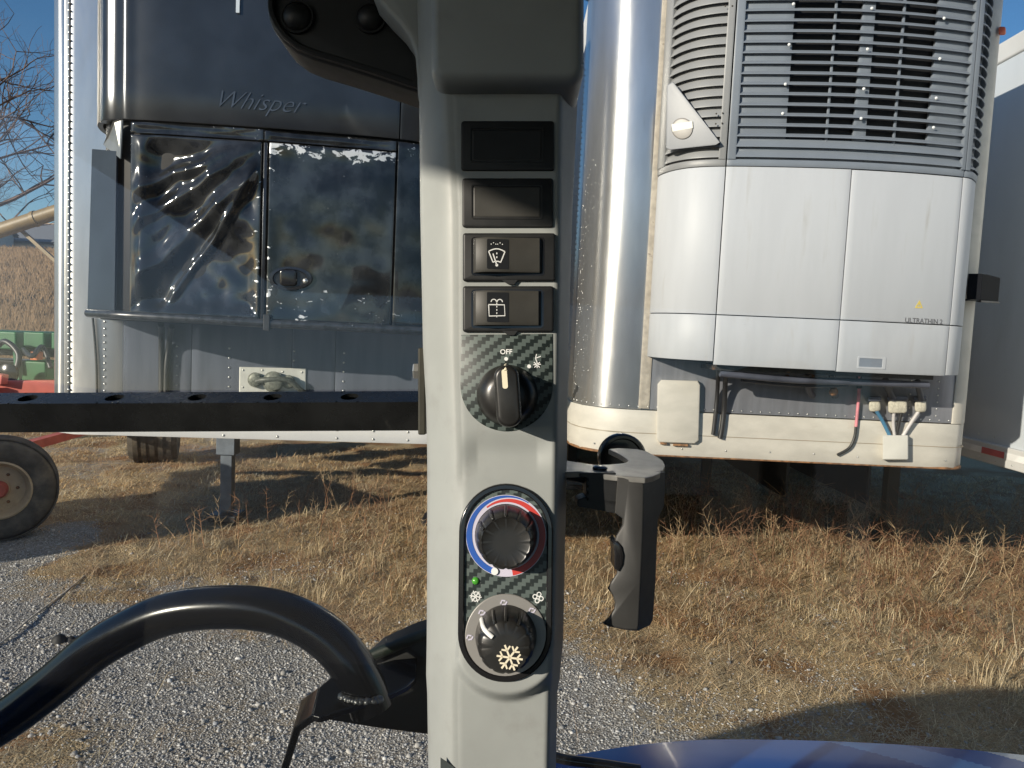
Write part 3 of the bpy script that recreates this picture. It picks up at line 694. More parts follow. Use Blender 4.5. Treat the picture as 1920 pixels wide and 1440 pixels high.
DARK = mat('dark_interior', (.010, .010, .011), .6, var=.3)
COIL = mat('radiator_core', (.022, .019, .016), .6, var=.4, vs=30)
RIV = mat('rivet_metal', (.62, .62, .60), .28, metal=.9, var=.1)
RUST = mat('rusty_steel', (.20, .10, .045), .75, var=.5, vs=30)
HOSE = mat('black_hose', (.016, .016, .017), .45, var=.2)
PIPEB = mat('bluish_pipe', (.055, .06, .08), .5, var=.3)
CONN = mat('pale_connector', (.50, .47, .38), .5, var=.2, vs=40, dirt=(.2, .16, .1), dirt_s=30, dirt_r=(.55, .8))
PINK = mat('faded_red_cable', (.50, .17, .20), .5, var=.2, vs=20)
CBLUE = mat('blue_cable', (.05, .16, .27), .5)
CGREY = mat('grey_cable', (.45, .43, .42), .5)
YEL = mat('yellow_sticker', (.60, .47, .10), .5)
INKG = mat('grey_print', (.11, .11, .12), .5)
TAPE = mat('red_reflective_tape', (.55, .10, .10), .35)
TAPEW = mat('white_reflective_tape', (.75, .75, .74), .35)
def chipped(name, wear):
    m = bpy.data.materials.new(name); m.use_nodes = True; t = NT(m); b = t.n['Principled BSDF']
    co = t.new('TexCoord').outputs['Object']
    big = t.noise(co, 2.6, 3); sm = t.noise(t.scaled(co, (1, 1, 1.6)), 17, 5, .62, .6); fl = t.noise(co, 75, 2)
    sx = t.new('SeparateXYZ'); t.link(co, sx.inputs[0]); w = None
    for ax_, a, b_, k in wear:
        q = t.math('MULTIPLY', t.ramp(sx.outputs[ax_], a, b_), k); w = q if w is None else t.math('MAXIMUM', w, q)
    f1 = t.ramp(t.math('ADD', t.math('ADD', t.math('MULTIPLY', big, .35), t.math('MULTIPLY', sm, .62)), w), .700, .712)
    f2 = t.ramp(t.math('ADD', fl, t.math('MULTIPLY', w, .25)), .785, .795)
    f = t.math('MAXIMUM', f1, t.math('MULTIPLY', f2, .9))
    c = t.mix(t.ramp(t.noise(co, 5, 6, .6), .35, .7), (.018, .020, .023), (.075, .078, .082))
    t.link(t.mix(f, c, (.62, .63, .64)), b.inputs['Base Color'])
    q = t.new('MapRange'); q.inputs[3].default_value = .075; q.inputs[4].default_value = .5; t.link(f, q.inputs[0]); t.link(q.outputs[0], b.inputs['Roughness'])
    b.inputs['Specular IOR Level'].default_value = .8; b.inputs['Metallic'].default_value = .6
    return m
CHIP = chipped('dented_dark_gloss_panel', ((0, .24, .34, .13), (2, -.38, -.52, .10), (0, -.20, -.36, .03)))
CHIPR = chipped('scratched_dark_gloss_panel', ((2, .34, .47, .21), (0, -.22, -.34, .15), (2, -.12, -.42, .125)))
CHIPT = chipped('scuffed_top_fold', ((2, .0, .03, .16), (0, -.1, .3, .10)))
DGLOSS = mat('dark_gloss_unit_skin', (.062, .066, .073), .24, metal=.75, aniso=.75, spec=.6, var=.12, vs=5, rvar=.05, dirt=(.075, .082, .09), dirt_s=7, dirt_r=(.6, .9))
SLATE = mat('slate_blue_side_flap', (.026, .036, .05), .5, metal=.0, spec=.15, var=.12, dirt=(.35, .35, .34), dirt_s=16, dirt_r=(.69, .72))

class Plan:
    """a plan curve (u, out) standing on a vertical reference plane"""
    def __init__(s, O, ang, pts):
        s.O = Vector(O); s.u = Vector((math.cos(ang), math.sin(ang), 0)); s.n = Vector((math.sin(ang), -math.cos(ang), 0))
        # resample smoothly
        q = catmull([Vector((a, b, 0)) for a, b in pts], 10); s.p = q
        s.d = [0.0]
        for i in range(1, len(q)): s.d.append(s.d[-1] + (q[i] - q[i - 1]).length)
        s.L = s.d[-1]
    def at(s, d, o, z):
        d = min(max(d, 0), s.L); i = 0
        lo, hi = 0, len(s.d) - 1
        while hi - lo > 1:
            k = (lo + hi) // 2
            if s.d[k] <= d: lo = k
            else: hi = k
        t = (d - s.d[lo]) / max(1e-9, s.d[hi] - s.d[lo]); p = s.p[lo].lerp(s.p[hi], t)
        a, b = s.p[max(lo - 1, 0)], s.p[min(hi + 1, len(s.p) - 1)]; e = (b - a).normalized()
        nn = Vector((e.y, -e.x, 0)); nn = -nn                                  # outward
        q = p + nn * o
        return Vector((s.O.x, s.O.y, 0)) + s.u * q.x + s.n * q.y + Vector((0, 0, z))
    def du(s, u):                 # arc length where the curve first reaches this u on its front
        best = min(range(len(s.p)), key=lambda i: abs(s.p[i].x - u) - (.0 if s.p[i].y > .3 else -.0) + (0 if s.p[i].y > .25 else .02))
        i = best; j = i + 1 if i + 1 < len(s.p) and (s.p[i].x - u) * (s.p[i + 1].x - u) <= 0 else i - 1
        j = min(max(j, 0), len(s.p) - 1); w = s.p[j].x - s.p[i].x
        t = (u - s.p[i].x) / w if abs(w) > 1e-6 else 0
        return s.d[i] + (s.d[j] - s.d[i]) * min(max(t, 0), 1)
def shell(pl, d0, d1, z0, z1, o=0.0, th=.03, r=.006, nu=None, nz=1, disp=None):
    """a panel bent along the plan, edges rolled inwards"""
    nu = nu or max(4, int((d1 - d0) / .035)); rows = []
    zz = [z0 + (z1 - z0) * k / nz for k in range(nz + 1)]
    us = [d0 + (d1 - d0) * k / nu for k in range(nu + 1)]
    V, Fc = [], []
    zl = [(z0, -th)] + [(z0, -r * .3), (z0 + r * .5, 0)] + [(z, 0) for z in zz[1:-1]] + [(z1 - r * .5, 0), (z1, -r * .3), (z1, -th)]
    ul = [(d0, -th), (d0, -r * .3), (d0 + r * .5, 0)] + [(u, 0) for u in us[1:-1]] + [(d1 - r * .5, 0), (d1, -r * .3), (d1, -th)]
    for z, a in zl:
        for u, b in ul:
            e = min(a, b); dd = disp((u - d0) / (d1 - d0), (z - z0) / (z1 - z0)) if disp and e > -th * .5 else 0
            V.append(pl.at(u, o + e + dd, z))
    n = len(ul)
    for i in range(len(zl) - 1):
        for j in range(n - 1): Fc.append((i * n + j, i * n + j + 1, (i + 1) * n + j + 1, (i + 1) * n + j))
    return V, Fc
def slat(pl, d0, d1, z, hgt, back=.016, out=.010, th=.005, nu=None):
    """one louvre blade: top edge set back, lower edge standing out, with a drip lip"""
    nu = nu or max(3, int((d1 - d0) / .05)); V, Fc = [], []
    sec = [(-back, z + hgt), (out, z + .006), (out, z), (out - th, z), (out - th, z + .004), (-back - th, z + hgt)]
    for k in range(nu + 1):
        u = d0 + (d1 - d0) * k / nu
        for o, zz in sec: V.append(pl.at(u, o, zz))
    n = len(sec)
    for k in range(nu):
        for i in range(n): Fc.append((k * n + i, k * n + (i + 1) % n, (k + 1) * n + (i + 1) % n, (k + 1) * n + i))
    Fc += [tuple(range(n)), tuple(nu * n + i for i in range(n - 1, -1, -1))]
    return V, Fc
def on_plane(px, py, O, ang, off=0.0):
    n = Vector((math.sin(ang), -math.cos(ang), 0)); q = Vector(O) + n * off; d = ray(px, py); t = (q - CAM).dot(n) / d.dot(n); return CAM + d * t

# ================================================================== trailer on the right, with the white refrigeration unit
SILL, TOP = 1.36, 4.5
RTR = empty('refrigerated_trailer', (1.75, 11, 0), 'trailer with a white refrigeration unit under grey louvres and a cream bottom rail', 'trailer')
RO = (0, 4.9, 0)
Rpl = Plan(RO, 0, [(.42, -13), (.42, -6), (.42, -1.2), (.42, -.6), (.435, -.33), (.50, -.16), (.60, -.06), (.72, -.012), (.86, 0), (1.2, 0), (1.8, 0), (2.4, 0), (2.85, 0), (2.95, -.01), (3.02, -.06), (3.05, -.14), (3.055, -.4), (3.055, -1.2), (3.055, -6), (3.055, -13)])
dfl = Rpl.d[min(range(len(Rpl.p)), key=lambda i: (Rpl.p[i] - Vector((.86, 0, 0))).length)]
dfr = Rpl.d[min(range(len(Rpl.p)), key=lambda i: (Rpl.p[i] - Vector((2.90, 0, 0))).length)]
dsl = dfl - .95; dsr = dfr + .42
obj('corner_panel', shell(Rpl, dsl, dfl - .003, 1.652, TOP, 0, .03, .004, nu=26), STEEL, RTR, smooth=60, label='rounded polished stainless corner with droplets')
obj('front_wall', shell(Rpl, dfl + .003, dfr, 1.655, TOP, -.002, .03, .004, nu=20), BRUSH, RTR, smooth=60)
obj('corner_post', shell(Rpl, dfr + .002, dsr, 1.652, TOP, .004, .03, .004, nu=16), CREAM, RTR, smooth=60, label='cream painted right corner post')
obj('side_wall', shell(Rpl, .05, dsl - .004, 1.652, TOP, -.001, .03, nu=8), WPAINT, RTR, smooth=60)
obj('side_wall', shell(Rpl, dsr + .004, Rpl.L - .05, 1.652, TOP, -.001, .03, nu=8), WPAINT, RTR, smooth=60)
obj('bottom_rail', shell(Rpl, .05, Rpl.L - .05, SILL - .004, 1.648, .012, .06, .012, nu=170, nz=3), CREAM, RTR, smooth=50, label='cream bottom rail with rust along its lower edge')
obj('rail_joint', shell(Rpl, dsl, dsr + .3, 1.495, 1.5005, .0135, .01, .002, nu=70), mat('rail_joint_line', (.3, .26, .2), .6), RTR, smooth=50)  # thin brown line along the rail
rt = []
obj('rust_edge', shell(Rpl, dsl, dsr, SILL - .012, SILL + .004, .010, .02, .004, nu=70), RUST, RTR, smooth=60)
obj('roof', box((1.74, 11.2, TOP + .02), (2.6, 12.5, .05)), WPAINT, RTR); obj('floor', box((1.74, 11.7, SILL + .06), (2.5, 12.4, .08)), DARK, RTR)
for s in (.85, 2.65):
    lg = obj('landing_leg', box((s, 9.9, .75), (.12, .12, 1.24)), HOSE, RTR, bevel=.01)
    obj('foot', box((s, 9.9, .08), (.3, .3, .07)), HOSE, lg, bevel=.02)
for y in (15.2, 16.4):
    for s in (.75, 2.7):
        w_ = obj('wheel', lathe([(.28, -.28), (.46, -.28), (.5, -.22), (.5, .22), (.46, .28), (.28, .28)], lambda a, b, h, s=s, y=y: Vector((s + h, y + a, .5 + b)), 28), RUB, RTR, smooth=35)
for s in (.47, 2.99): obj('shade_skirt', box((s, 11.9, .90), (.03, 8.0, .88)), DARK, RTR)  # black skirts added to darken the space under the trailer
# rivets
rv = []
zb = 1.662
def riv(pl, d, z, o=.0, r=.006, h=.004): p = pl.at(d, o, z); return dome(p, pl.at(d, o + .1, z) - p, r, h, 6)
d = dsl
while d < dsr: rv.append(riv(Rpl, d, 1.672, .001)); d += .062
for u, a, b in ((.88, 1.7, 4.0), (2.80, 1.7, 4.0), (2.62, 1.7, 2.0)):
    dd = dfl + (u - .86); z = a
    while z < b: rv.append(riv(Rpl, dd, z, 0)); z += .045
obj('rivets', merge(*rv), RIV, RTR, smooth=60, kind='stuff')
rv = []
z = 1.7
while z < 4.05:
    rv.append(riv(Rpl, dsl + .03, z, .001, .007, .005)); z += .04
for k in range(9): rv.append(riv(Rpl, dfl - .3 + k * .29, 1.40 + .02 * random.random(), .013, .006, .005))
obj('rail_bolts', merge(*rv), RIV, RTR, smooth=60, kind='stuff')
dp = []
for k in range(170):
    u_ = dsl + .32 + abs(rng.normal(0, .16)); z_ = rng.uniform(1.7, 3.3)
    if u_ < dfl - .05: dp.append(riv(Rpl, u_, z_, 0, rng.uniform(.0018, .004), .0022))
obj('droplets', merge(*dp), RIV, RTR, smooth=60, kind='stuff')
# seam flange with small bolts between corner and unit
obj('flange', shell(Rpl, dfl - .02, dfl + .05, 1.66, TOP, .004, .01, .003, nu=4), mat('flange_sealant', (.40, .36, .30), .6, var=.2, vs=20, dirt=(.12, .1, .08), dirt_s=20, dirt_r=(.6, .75)), RTR, smooth=60)

# --- the unit
RU = empty('unit_base', (1.9, 4.7, 2.0)); RU.name = 'refrigeration_unit'; ORG['refrigeration_unit'] = Vector((1.9, 4.7, 2.0)); RU.parent = RTR; RU.location = Vector((1.9, 4.7, 2.0)) - ORG['refrigerated_trailer']
RU['label'] = 'white refrigeration unit with grey louvred upper half'
Upl = Plan(RO, 0, [(.872, -.02), (.885, .09), (.935, .22), (1.03, .325), (1.205, .395), (1.55, .445), (1.915, .470), (2.28, .45), (2.61, .395), (2.71, .33), (2.79, .22), (2.825, .09), (2.832, -.02)])
S1, S2, S3 = Upl.du(1.205), Upl.du(1.918), Upl.du(2.612)
ZM, ZT, ZB, ZG = 2.285, 3.158, 1.985, 3.20
obj('core', shell(Upl, .02, Upl.L - .02, ZB + .02, TOP, -.045, .10, .01, nu=60), DARK, RU, smooth=50)  # inner box coloured near-black so the gaps between panels look shaded
V = [Upl.at(Upl.L * k / 50, -.03, ZB + .012) for k in range(51)]; obj('underside', prism([(p.x, p.y) for p in V], lambda x, y, h: Vector((x, y, ZB + .012 + h)), 0, .02), DARK, RU)
g = .006
obj('side_panel', shell(Upl, 0.03, S1 - g / 2, ZM + g / 2, ZT, 0, .035), WPLAST, RU, smooth=45)
obj('side_panel', shell(Upl, 0.03, S1 - g / 2, ZB + .02, ZM - g / 2, 0, .035), WPLASTD, RU, smooth=45)
obj('front_panel', shell(Upl, S1 + g / 2, S2 - g / 2, ZM + g / 2, ZT, 0, .035), WPLAST, RU, smooth=45)
obj('front_panel', shell(Upl, S2 + g / 2, S3 - g / 2, ZM + g / 2, ZT - .002, .003, .035, .016), WPLAST, RU, smooth=45)
obj('front_panel', shell(Upl, S1 + g / 2, S2 - g / 2, ZB, ZM - g / 2, -.002, .035), WPLASTD, RU, smooth=45)
lp = obj('front_panel', shell(Upl, S2 + g / 2, S3 - g / 2, ZB - .005, ZM - g / 2, .001, .035, .016), WPLASTD, RU, smooth=45)
obj('side_panel', shell(Upl, S3 + g / 2, Upl.L - .03, ZM + g / 2, ZT, 0, .035), WPLAST, RU, smooth=45)
obj('side_panel', shell(Upl, S3 + g / 2, Upl.L - .03, ZB, ZM - g / 2, -.001, .035), WPLASTD, RU, smooth=45)
def unit_f(px, py, O=RO, ang=0, pl=Upl, off=.45):      # point on the unit skin under a picture point -> arc length, z
    p = on_plane(px, py, O, ang, off); return pl.du((p - Vector((O[0], O[1], 0))).dot(pl.u)), p.z
# pull handle recess in the lower right panel
da, za = unit_f(1609, 671); db, zb_ = unit_f(1652, 689)
UF = lambda u, z, h: Upl.at(u, h, z)
hf = obj('pull_recess', ring(rrect(da - .012, zb_ - .012, db + .022, za + .010, .006, 3), rrect(da, zb_, db, za, .004, 3), UF, -.02, .004), WPLASTD, RU, bevel=.002)
obj('recess_floor', prism(rrect(da, zb_, db, za, .004, 3), UF, -.01, .0018), GREY, RU)
obj('lettering', text_vf('ULTRATHIN 2', .040, UF, 0, .0042, *unit_f(1735, 606), bold=.0006, down=False), INKG, RU, fix=False)
cx, cz = unit_f(1725, 571); 
obj('warning_sticker', ring([(cx - .026, cz - .021), (cx + .026, cz - .021), (cx, cz + .026)], [(cx - .014, cz - .014), (cx + .014, cz - .014), (cx, cz + .012)], UF, .003, .0045), YEL, RU)
obj('warning_mark', merge(prism([(cx - .003, cz - .004), (cx + .004, cz - .004), (cx + .002, cz + .011), (cx - .002, cz + .011)], UF, .003, .0045), prism(circ(cx, cz - .009, .003, 8), UF, .003, .0045)), YEL, RU)
# trim strip between louvres and panels
obj('lower_trim', shell(Upl, .03, S1 - .004, ZT + .004, ZG, .004, .03, .004), GREYL, RU, smooth=45)
obj('lower_trim', shell(Upl, S1 + .004, S3 - .004, ZT + .004, ZG, .004, .03, .004), GREY, RU, smooth=45)
obj('lower_trim', shell(Upl, S3 + .004, Upl.L - .03, ZT + .004, ZG, .004, .03, .004), GREY, RU, smooth=45)
# uprights
obj('upright', shell(Upl, S1 - .045, S1 - .004, ZG, TOP, .010, .05, .006, nu=4), GREYL, RU, smooth=45)
obj('upright', shell(Upl, S1 + .004, S1 + .052, ZG, TOP, .012, .05, .006, nu=4), GREY, RU, smooth=45)
obj('upright', shell(Upl, S3 - .028, S3 - .003, ZG, TOP, .012, .05, .005, nu=4), GREY, RU, smooth=45)
obj('upright', shell(Upl, S3 + .003, S3 + .035, ZG, TOP, .012, .05, .005, nu=4), GREY, RU, smooth=45)
obj('side_strip', shell(Upl, .03, .15, ZG, TOP, .008, .05, .006, nu=6), GREYL, RU, smooth=45)
# louvre backing, with the two dark openings
obj('backing', shell(Upl, .15, S1 - .045, ZG, TOP, -.022, .02, nu=14), GREYL, RU, smooth=45)
o0, o1 = unit_f(1486, 100)[0], unit_f(1757, 100)[0]; zo = 3.325
om0, om1 = unit_f(1609, 120)[0], unit_f(1633, 120)[0]
obj('backing', shell(Upl, S1 + .05, o0, zo, TOP, -.012, .02, nu=6), GREY, RU, smooth=45)
obj('backing', shell(Upl, o1, S3 - .028, zo, TOP, -.012, .02, nu=5), GREY, RU, smooth=45)
obj('backing', shell(Upl, S1 + .05, S3 - .028, ZG, zo, -.012, .02, nu=24), GREY, RU, smooth=45)
obj('backing', shell(Upl, om0, om1, zo, TOP, -.012, .02, nu=4), GREY, RU, smooth=45)
obj('backing', shell(Upl, S3 + .035, Upl.L - .03, ZG, TOP, -.022, .02, nu=8), GREY, RU, smooth=45)
obj('radiator', shell(Upl, o0 - .03, o1 + .03, zo - .03, TOP, -.07, .02, nu=14), COIL, RU, smooth=45)
for px in (1561, 1690):
    dd = unit_f(px, 100)[0]; obj('support_rod', shell(Upl, dd - .007, dd + .007, zo - .02, TOP, -.010, .012, nu=2), GREY, RU, smooth=45)
z = ZG + .012; k = 0; PITCHZ = .0592
while z < TOP - .03:
    obj('louvre_slat', slat(Upl, .135, S1 - .043, z, .047, .014, .006), GREYL, RU, smooth=30)
    obj('louvre_slat', slat(Upl, S1 + .050, S3 - .027, z, .024 if z > zo - .03 else .040, .010, .012, nu=22), GREY, RU, smooth=30)
    obj('louvre_slat', slat(Upl, S3 + .034, Upl.L - .05, z, .034, .014, .010), GREY, RU, smooth=30)
    z += PITCHZ; k += 1
sc = []
for px in ((1488, 8), (1480, 84), (1473, 158), (1468, 213)):
    for q, (dx, dy) in enumerate(((0, 0), (142, 12), (282, 26))):
        d_, z_ = unit_f(px[0] + dx, px[1] + dy); p = Upl.at(d_, .012, z_); obj('screw', dome(p, Upl.at(d_, .2, z_) - p, .0095, .007, 10), WHT, RU, smooth=60)
# triangular cover with a round badge on the left louvre

def LF(px, py, h, base=None):
    # local cover plane through three skin points
    A, B, C = LTRI; n_ = (B - A).cross(C - A).normalized(); n_ = n_ if n_.y < 0 else -n_
    d_ = ray(px, py); t = (A + n_ * h - CAM).dot(n_) / d_.dot(n_); return CAM + d_ * t
LTRI = [at_y(1257, 152, 4.62), at_y(1343, 268, 4.485), at_y(1258, 276, 4.62)]
cv = obj('triangular_cover', prism([(1262, 153), (1350, 267), (1342, 272), (1257, 281), (1249, 278), (1250, 160)], LF, -.05, .012, 2, .004, 2), mat('pale_grey_cover', (.23, .24, .26), .45, var=.05), RU, smooth=40, label='pale grey triangular cover with a round badge')
obj('round_badge', prism(circ(1279, 241, 20, 32), LF, .008, .020, 2.5, .004, 2), mat('badge_grey', (.24, .225, .21), .4, var=.08), cv, smooth=40)
obj('badge_band', prism([(1259, 233), (1298, 227), (1299, 240), (1261, 247)], LF, .012, .0215), mat('badge_cream', (.40, .41, .36), .4, var=.12, vs=60), cv)
wc = []
for px, py in ((1343, 213), (1355, 212), (1342, 232), (1354, 231), (1360, 11), (1373, 11)):
    p = at_y(px, py, 4.50); wc.append(dome(p, Vector((0, -1, 0)), .0055, .004, 8))
obj('cover_screws', merge(*wc), mat('dull_screw', (.06, .05, .04), .5), RU, smooth=60, kind='stuff')

# --- fittings below the unit
def wall(px, py, h=0.0): return at_y(px, py, 4.9 - h)
WF = lambda x, y, h: wall(x, y, h)
dr = obj('access_door', prism([(1240, 712), (1308, 714), (1313, 722), (1310, 826), (1302, 832), (1236, 829), (1231, 822), (1233, 720)], WF, -.01, .045, 2, .006, 2), CREAM, RTR, smooth=40, label='small pale rounded access door on the front wall')
obj('door_hinge', merge(prism([(1238, 829), (1250, 830), (1250, 834), (1238, 833)], WF, 0, .04), prism([(1262, 832), (1290, 833), (1290, 837), (1262, 836)], WF, 0, .04)), RUST, dr)
obj('drain_hose', tube(catmull([wall(1346, 690, .25), wall(1346, 710, .12), wall(1345, 735, .04), wall(1341, 780, .03), wall(1337, 815, .03)], 6), .013, 10), HOSE, RTR, smooth=50)
obj('drain_hose', tube(catmull([wall(1362, 690, .25), wall(1360, 715, .10), wall(1358, 760, .035), wall(1354, 800, .03), (wall(1350, 822, .03))], 6), .016, 10), HOSE, RTR, smooth=50)
cb = obj('battery_cable', tube(catmull([wall(1611, 690, .2), wall(1611, 715, .06), wall(1610, 745, .03), wall(1605, 800, .03)], 6), .010, 10), PINK, RTR, smooth=50, label='faded red cable hanging below the unit')
obj('cable_tail', tube(catmull([wall(1605, 798, .03), wall(1602, 820, .03), wall(1592, 840, .03), wall(1570, 853, .03)], 6), .009, 10), HOSE, cb, smooth=50)
obj('cable_grip', tube([wall(1611, 692, .14), wall(1611, 712, .065), wall(1611, 726, .04)], .018, 10), HOSE, cb, smooth=50)
jb = obj('junction_box', prism(rrect(1655, 816, 1703, 862, 2, 2), WF, -.005, .075, 2, .005, 2), mat('pale_box_paint', (.55, .54, .49), .45, var=.05), RTR, smooth=40, label='pale square box on the bottom rail')
for (px, py, w_, h_) in ((1640, 762, 22, 20), (1683, 763, 36, 24), (1726, 762, 22, 22)):
    c_ = obj('connector', prism(rrect(px - w_ / 2, py - h_ / 2, px + w_ / 2, py + h_ / 2, 6, 3), WF, .0, .075, 4, .012, 2), CONN, RTR, smooth=40)
    obj('cover_flap', prism(rrect(px - w_ / 2 - 2, py - h_ / 2 - 9, px + w_ / 2 + 2, py - h_ / 2 + 1, 4, 3), WF, .0, .085, 3, .01, 2), PIPEB, c_, smooth=40)
for pts, mt, r in (([(1643, 770, .06), (1655, 790, .05), (1668, 816, .04)], CBLUE, .012), ([(1676, 775, .06), (1675, 795, .05), (1677, 816, .04)], CGREY, .010), ([(1690, 775, .06), (1685, 795, .05), (1681, 816, .04)], HOSE, .011), ([(1722, 772, .06), (1708, 793, .05), (1693, 817, .04)], CGREY, .012)):
    obj('coiled_cable', tube(catmull([wall(*p) for p in pts], 6), r, 10), mt, RTR, smooth=50)
# pipework in the shade under the unit
pw = []
for pts, r in (([(1350, 700, .3), (1480, 712, .3), (1600, 716, .3), (1740, 722, .3)], .022), ([(1390, 712, .2), (1500, 722, .2), (1590, 722, .22)], .014), ([(1515, 700, .25), (1516, 730, .12), (1524, 742, .05)], .02), ([(1560, 700, .2), (1562, 728, .1), (1566, 742, .04)], .022), ([(1660, 712, .2), (1668, 735, .1), (1675, 748, .08)], .02), ([(1720, 715, .2), (1724, 735, .12), (1728, 750, .08)], .018)):
    pw.append(tube(catmull([wall(*p) for p in pts], 5), r, 10))
obj('pipework', merge(*pw), PIPEB, RTR, smooth=50)
for px, py, r in ((1563, 734, .030), (1476, 707, .017), (1522, 705, .02), (1540, 722, .014)):
    obj('rusty_fitting', lathe([(r, 0), (r, .03), (r * .7, .045), (r * .3, .05)], lambda a, b, h, px=px, py=py: wall(px, py, .12 + h) + Vector((a, 0, b)), 12), RUST, RTR, smooth=50)
obj('under_plate', box((1.9, 4.72, 1.965), (1.35, .30, .03)), mat('greasy_underplate', (.03, .028, .025), .6, var=.4, vs=20, dirt=(.14, .07, .03), dirt_s=14, dirt_r=(.55, .7)), RTR)
# black bracket box on the right corner
mk_ = obj('corner_box', box8([at_y(1812, 561, 4.78), at_y(1838, 563, 4.70), at_y(1872, 566, 4.99), at_y(1846, 562, 5.05), at_y(1815, 513, 4.78), at_y(1842, 513, 4.70), at_y(1876, 521, 4.99), at_y(1849, 514, 5.05)]), mat('matt_black', (.008, .009, .012), .75, spec=.1), RTR, bevel=.006, label='small black box sticking out from the right corner')
obj('box_lip', tube([at_y(1811, 562, 4.77), at_y(1838, 565, 4.69), at_y(1872, 567, 4.98)], .007, 8), HOSE, mk_, smooth=50)
obj('marker_lamp', prism(rrect(1872, 50, 1886, 66, 4, 3), lambda x, y, h: at_y(x, y, 4.93 - h), 0, .03, 2, .01, 2), mat('orange_lens', (.55, .10, .03), .3), RTR, smooth=40)

# ================================================================== trailer on the left, with the dark dented unit
AL = math.radians(6.5)
LO = Vector((-2.845, 4.55, 0))
LTR = empty('refrigerated_trailer', (-2.4, 11, 0), 'trailer with riveted stainless front and a dark dented refrigeration unit', 'trailer')
LN = LTR.name
Lpl = Plan(LO, AL, [(-.005, -13), (-.005, -6), (-.005, -1), (-.005, -.4), (-.002, -.13), (.02, -.06), (.055, -.018), (.108, 0), (.5, 0), (1.3, 0), (2.1, 0), (2.49, 0), (2.545, -.018), (2.58, -.06), (2.60, -.13), (2.604, -.4), (2.604, -1), (2.604, -6), (2.604, -13)])
def arc_at(pl, u, o=0): return pl.d[min(range(len(pl.p)), key=lambda i: (pl.p[i] - Vector((u, o, 0))).length)]
lf0, lf1 = arc_at(Lpl, .108), arc_at(Lpl, 2.49)
SL = 1.372
obj('corner_panel', shell(Lpl, lf0 - .45, lf0 - .006, 1.50, TOP, .003, .03, .004, nu=24), STEEL, LTR, smooth=60, label='narrow rounded polished corner')
obj('corner_panel', shell(Lpl, lf1 + .006, lf1 + .45, 1.50, TOP, .003, .03, .004, nu=24), STEEL, LTR, smooth=60)
obj('corner_molding', shell(Lpl, lf0 - .006, lf0 + .02, 1.50, TOP, .006, .02, .004, nu=3), GALV, LTR, smooth=60)
w_ = 0
cut = [lf0 + .022, lf0 + .335, lf0 + .74, lf0 + 1.35, lf0 + 1.62, lf1]
for i in range(5):
    obj('front_panel', shell(Lpl, cut[i], cut[i + 1] - .003, 1.50, TOP, -.002 + .002 * (i % 2), .03, .003, nu=10), [STEEL, MIRR, MIRR, MIRR, MIRR][i], LTR, smooth=60)
obj('side_wall', shell(Lpl, .05, lf0 - .455, 1.50, TOP, 0, .03, nu=8), WPAINT, LTR, smooth=60)
obj('side_wall', shell(Lpl, lf1 + .455, Lpl.L - .05, 1.50, TOP, 0, .03, nu=8), WPAINT, LTR, smooth=60)
obj('bottom_rail', shell(Lpl, .05, Lpl.L - .05, SL, 1.497, .010, .06, .008, nu=150, nz=2), WPAINT, LTR, smooth=50, label='white bottom rail with rivets')
cL = LO + Lpl.u * 1.3 - Lpl.n * 6.7
axl = (Lpl.u, -Lpl.n, Vector((0, 0, 1)))
obj('roof', box(cL + Vector((0, 0, TOP + .02)), (2.55, 12.6, .05), axl), WPAINT, LTR); obj('floor', box(cL + Vector((0, 0, SL + .07)), (2.5, 12.5, .08), axl), DARK, LTR)
for u in (.30, 2.47):
    b_ = LO + Lpl.u * u - Lpl.n * 3.05
    lg = obj('landing_leg', merge(bar(b_ + Vector((0, 0, .72)), b_ + Vector((0, 0, SL + .05)), .19, .16, Vector((0, 1, 0))), bar(b_ + Vector((0, 0, .12)), b_ + Vector((0, 0, .75)), .12, .10, Vector((0, 1, 0)))), mat('leg_paint' + str(u), (.10, .12, .145), .5, var=.2, vs=9), LTR, bevel=.008)
    obj('foot', box(b_ + Vector((0, 0, .07)), (.3, .3, .08)), HOSE, lg, bevel=.02)
b0, b1 = [LO + Lpl.u * u - Lpl.n * 3.05 + Vector((0, 0, 1.0)) for u in (.30, 2.47)]
obj('leg_brace', bar(b0, b1, .05, .05), HOSE, LTR)
obj('underframe', box(LO + Lpl.u * .95 - Lpl.n * 2.2 + Vector((0, 0, SL - .03)), (.7, .9, .13), axl), mat('underframe_paint', (.16, .19, .21), .5, var=.2), LTR, bevel=.03)
for d_ in (10.4, 11.6):
    for u in (.3, 2.3):
        c_ = LO + Lpl.u * u - Lpl.n * d_ + Vector((0, 0, .5))
        obj('wheel', lathe([(.28, -.28), (.46, -.28), (.5, -.22), (.5, .22), (.46, .28), (.28, .28)], lambda a, b, h, c_=c_: c_ + Lpl.u * h - Lpl.n * a + Vector((0, 0, b)), 28), RUB, LTR, smooth=35)
rv = []
for u, zs, z0, z1 in ((.128, .0425, 1.52, 4.05), (.335, .0425, 1.52, 2.1), (.76, .06, 1.52, 2.0), (1.075, .06, 1.52, 2.0), (1.47, .06, 1.52, 2.0), (1.78, .06, 1.52, 2.0), (.36, .06, 2.15, 4.0)):
    z = z0
    while z < z1: rv.append(riv(Lpl, lf0 + u - .108, z, .0 if u > .2 else .004, .0085 if u < .34 else .007, .006)); z += zs
obj('rivets', merge(*rv), RIV, LTR, smooth=60, kind='stuff')
rv = []
for u in (1.05, 1.38, 1.75, 1.98, 2.2):
    for dz in ((.02,) if u < 1.3 else (.022, .075)): rv.append(riv(Lpl, lf0 + u - .108, SL + dz, .010, .009, .006))
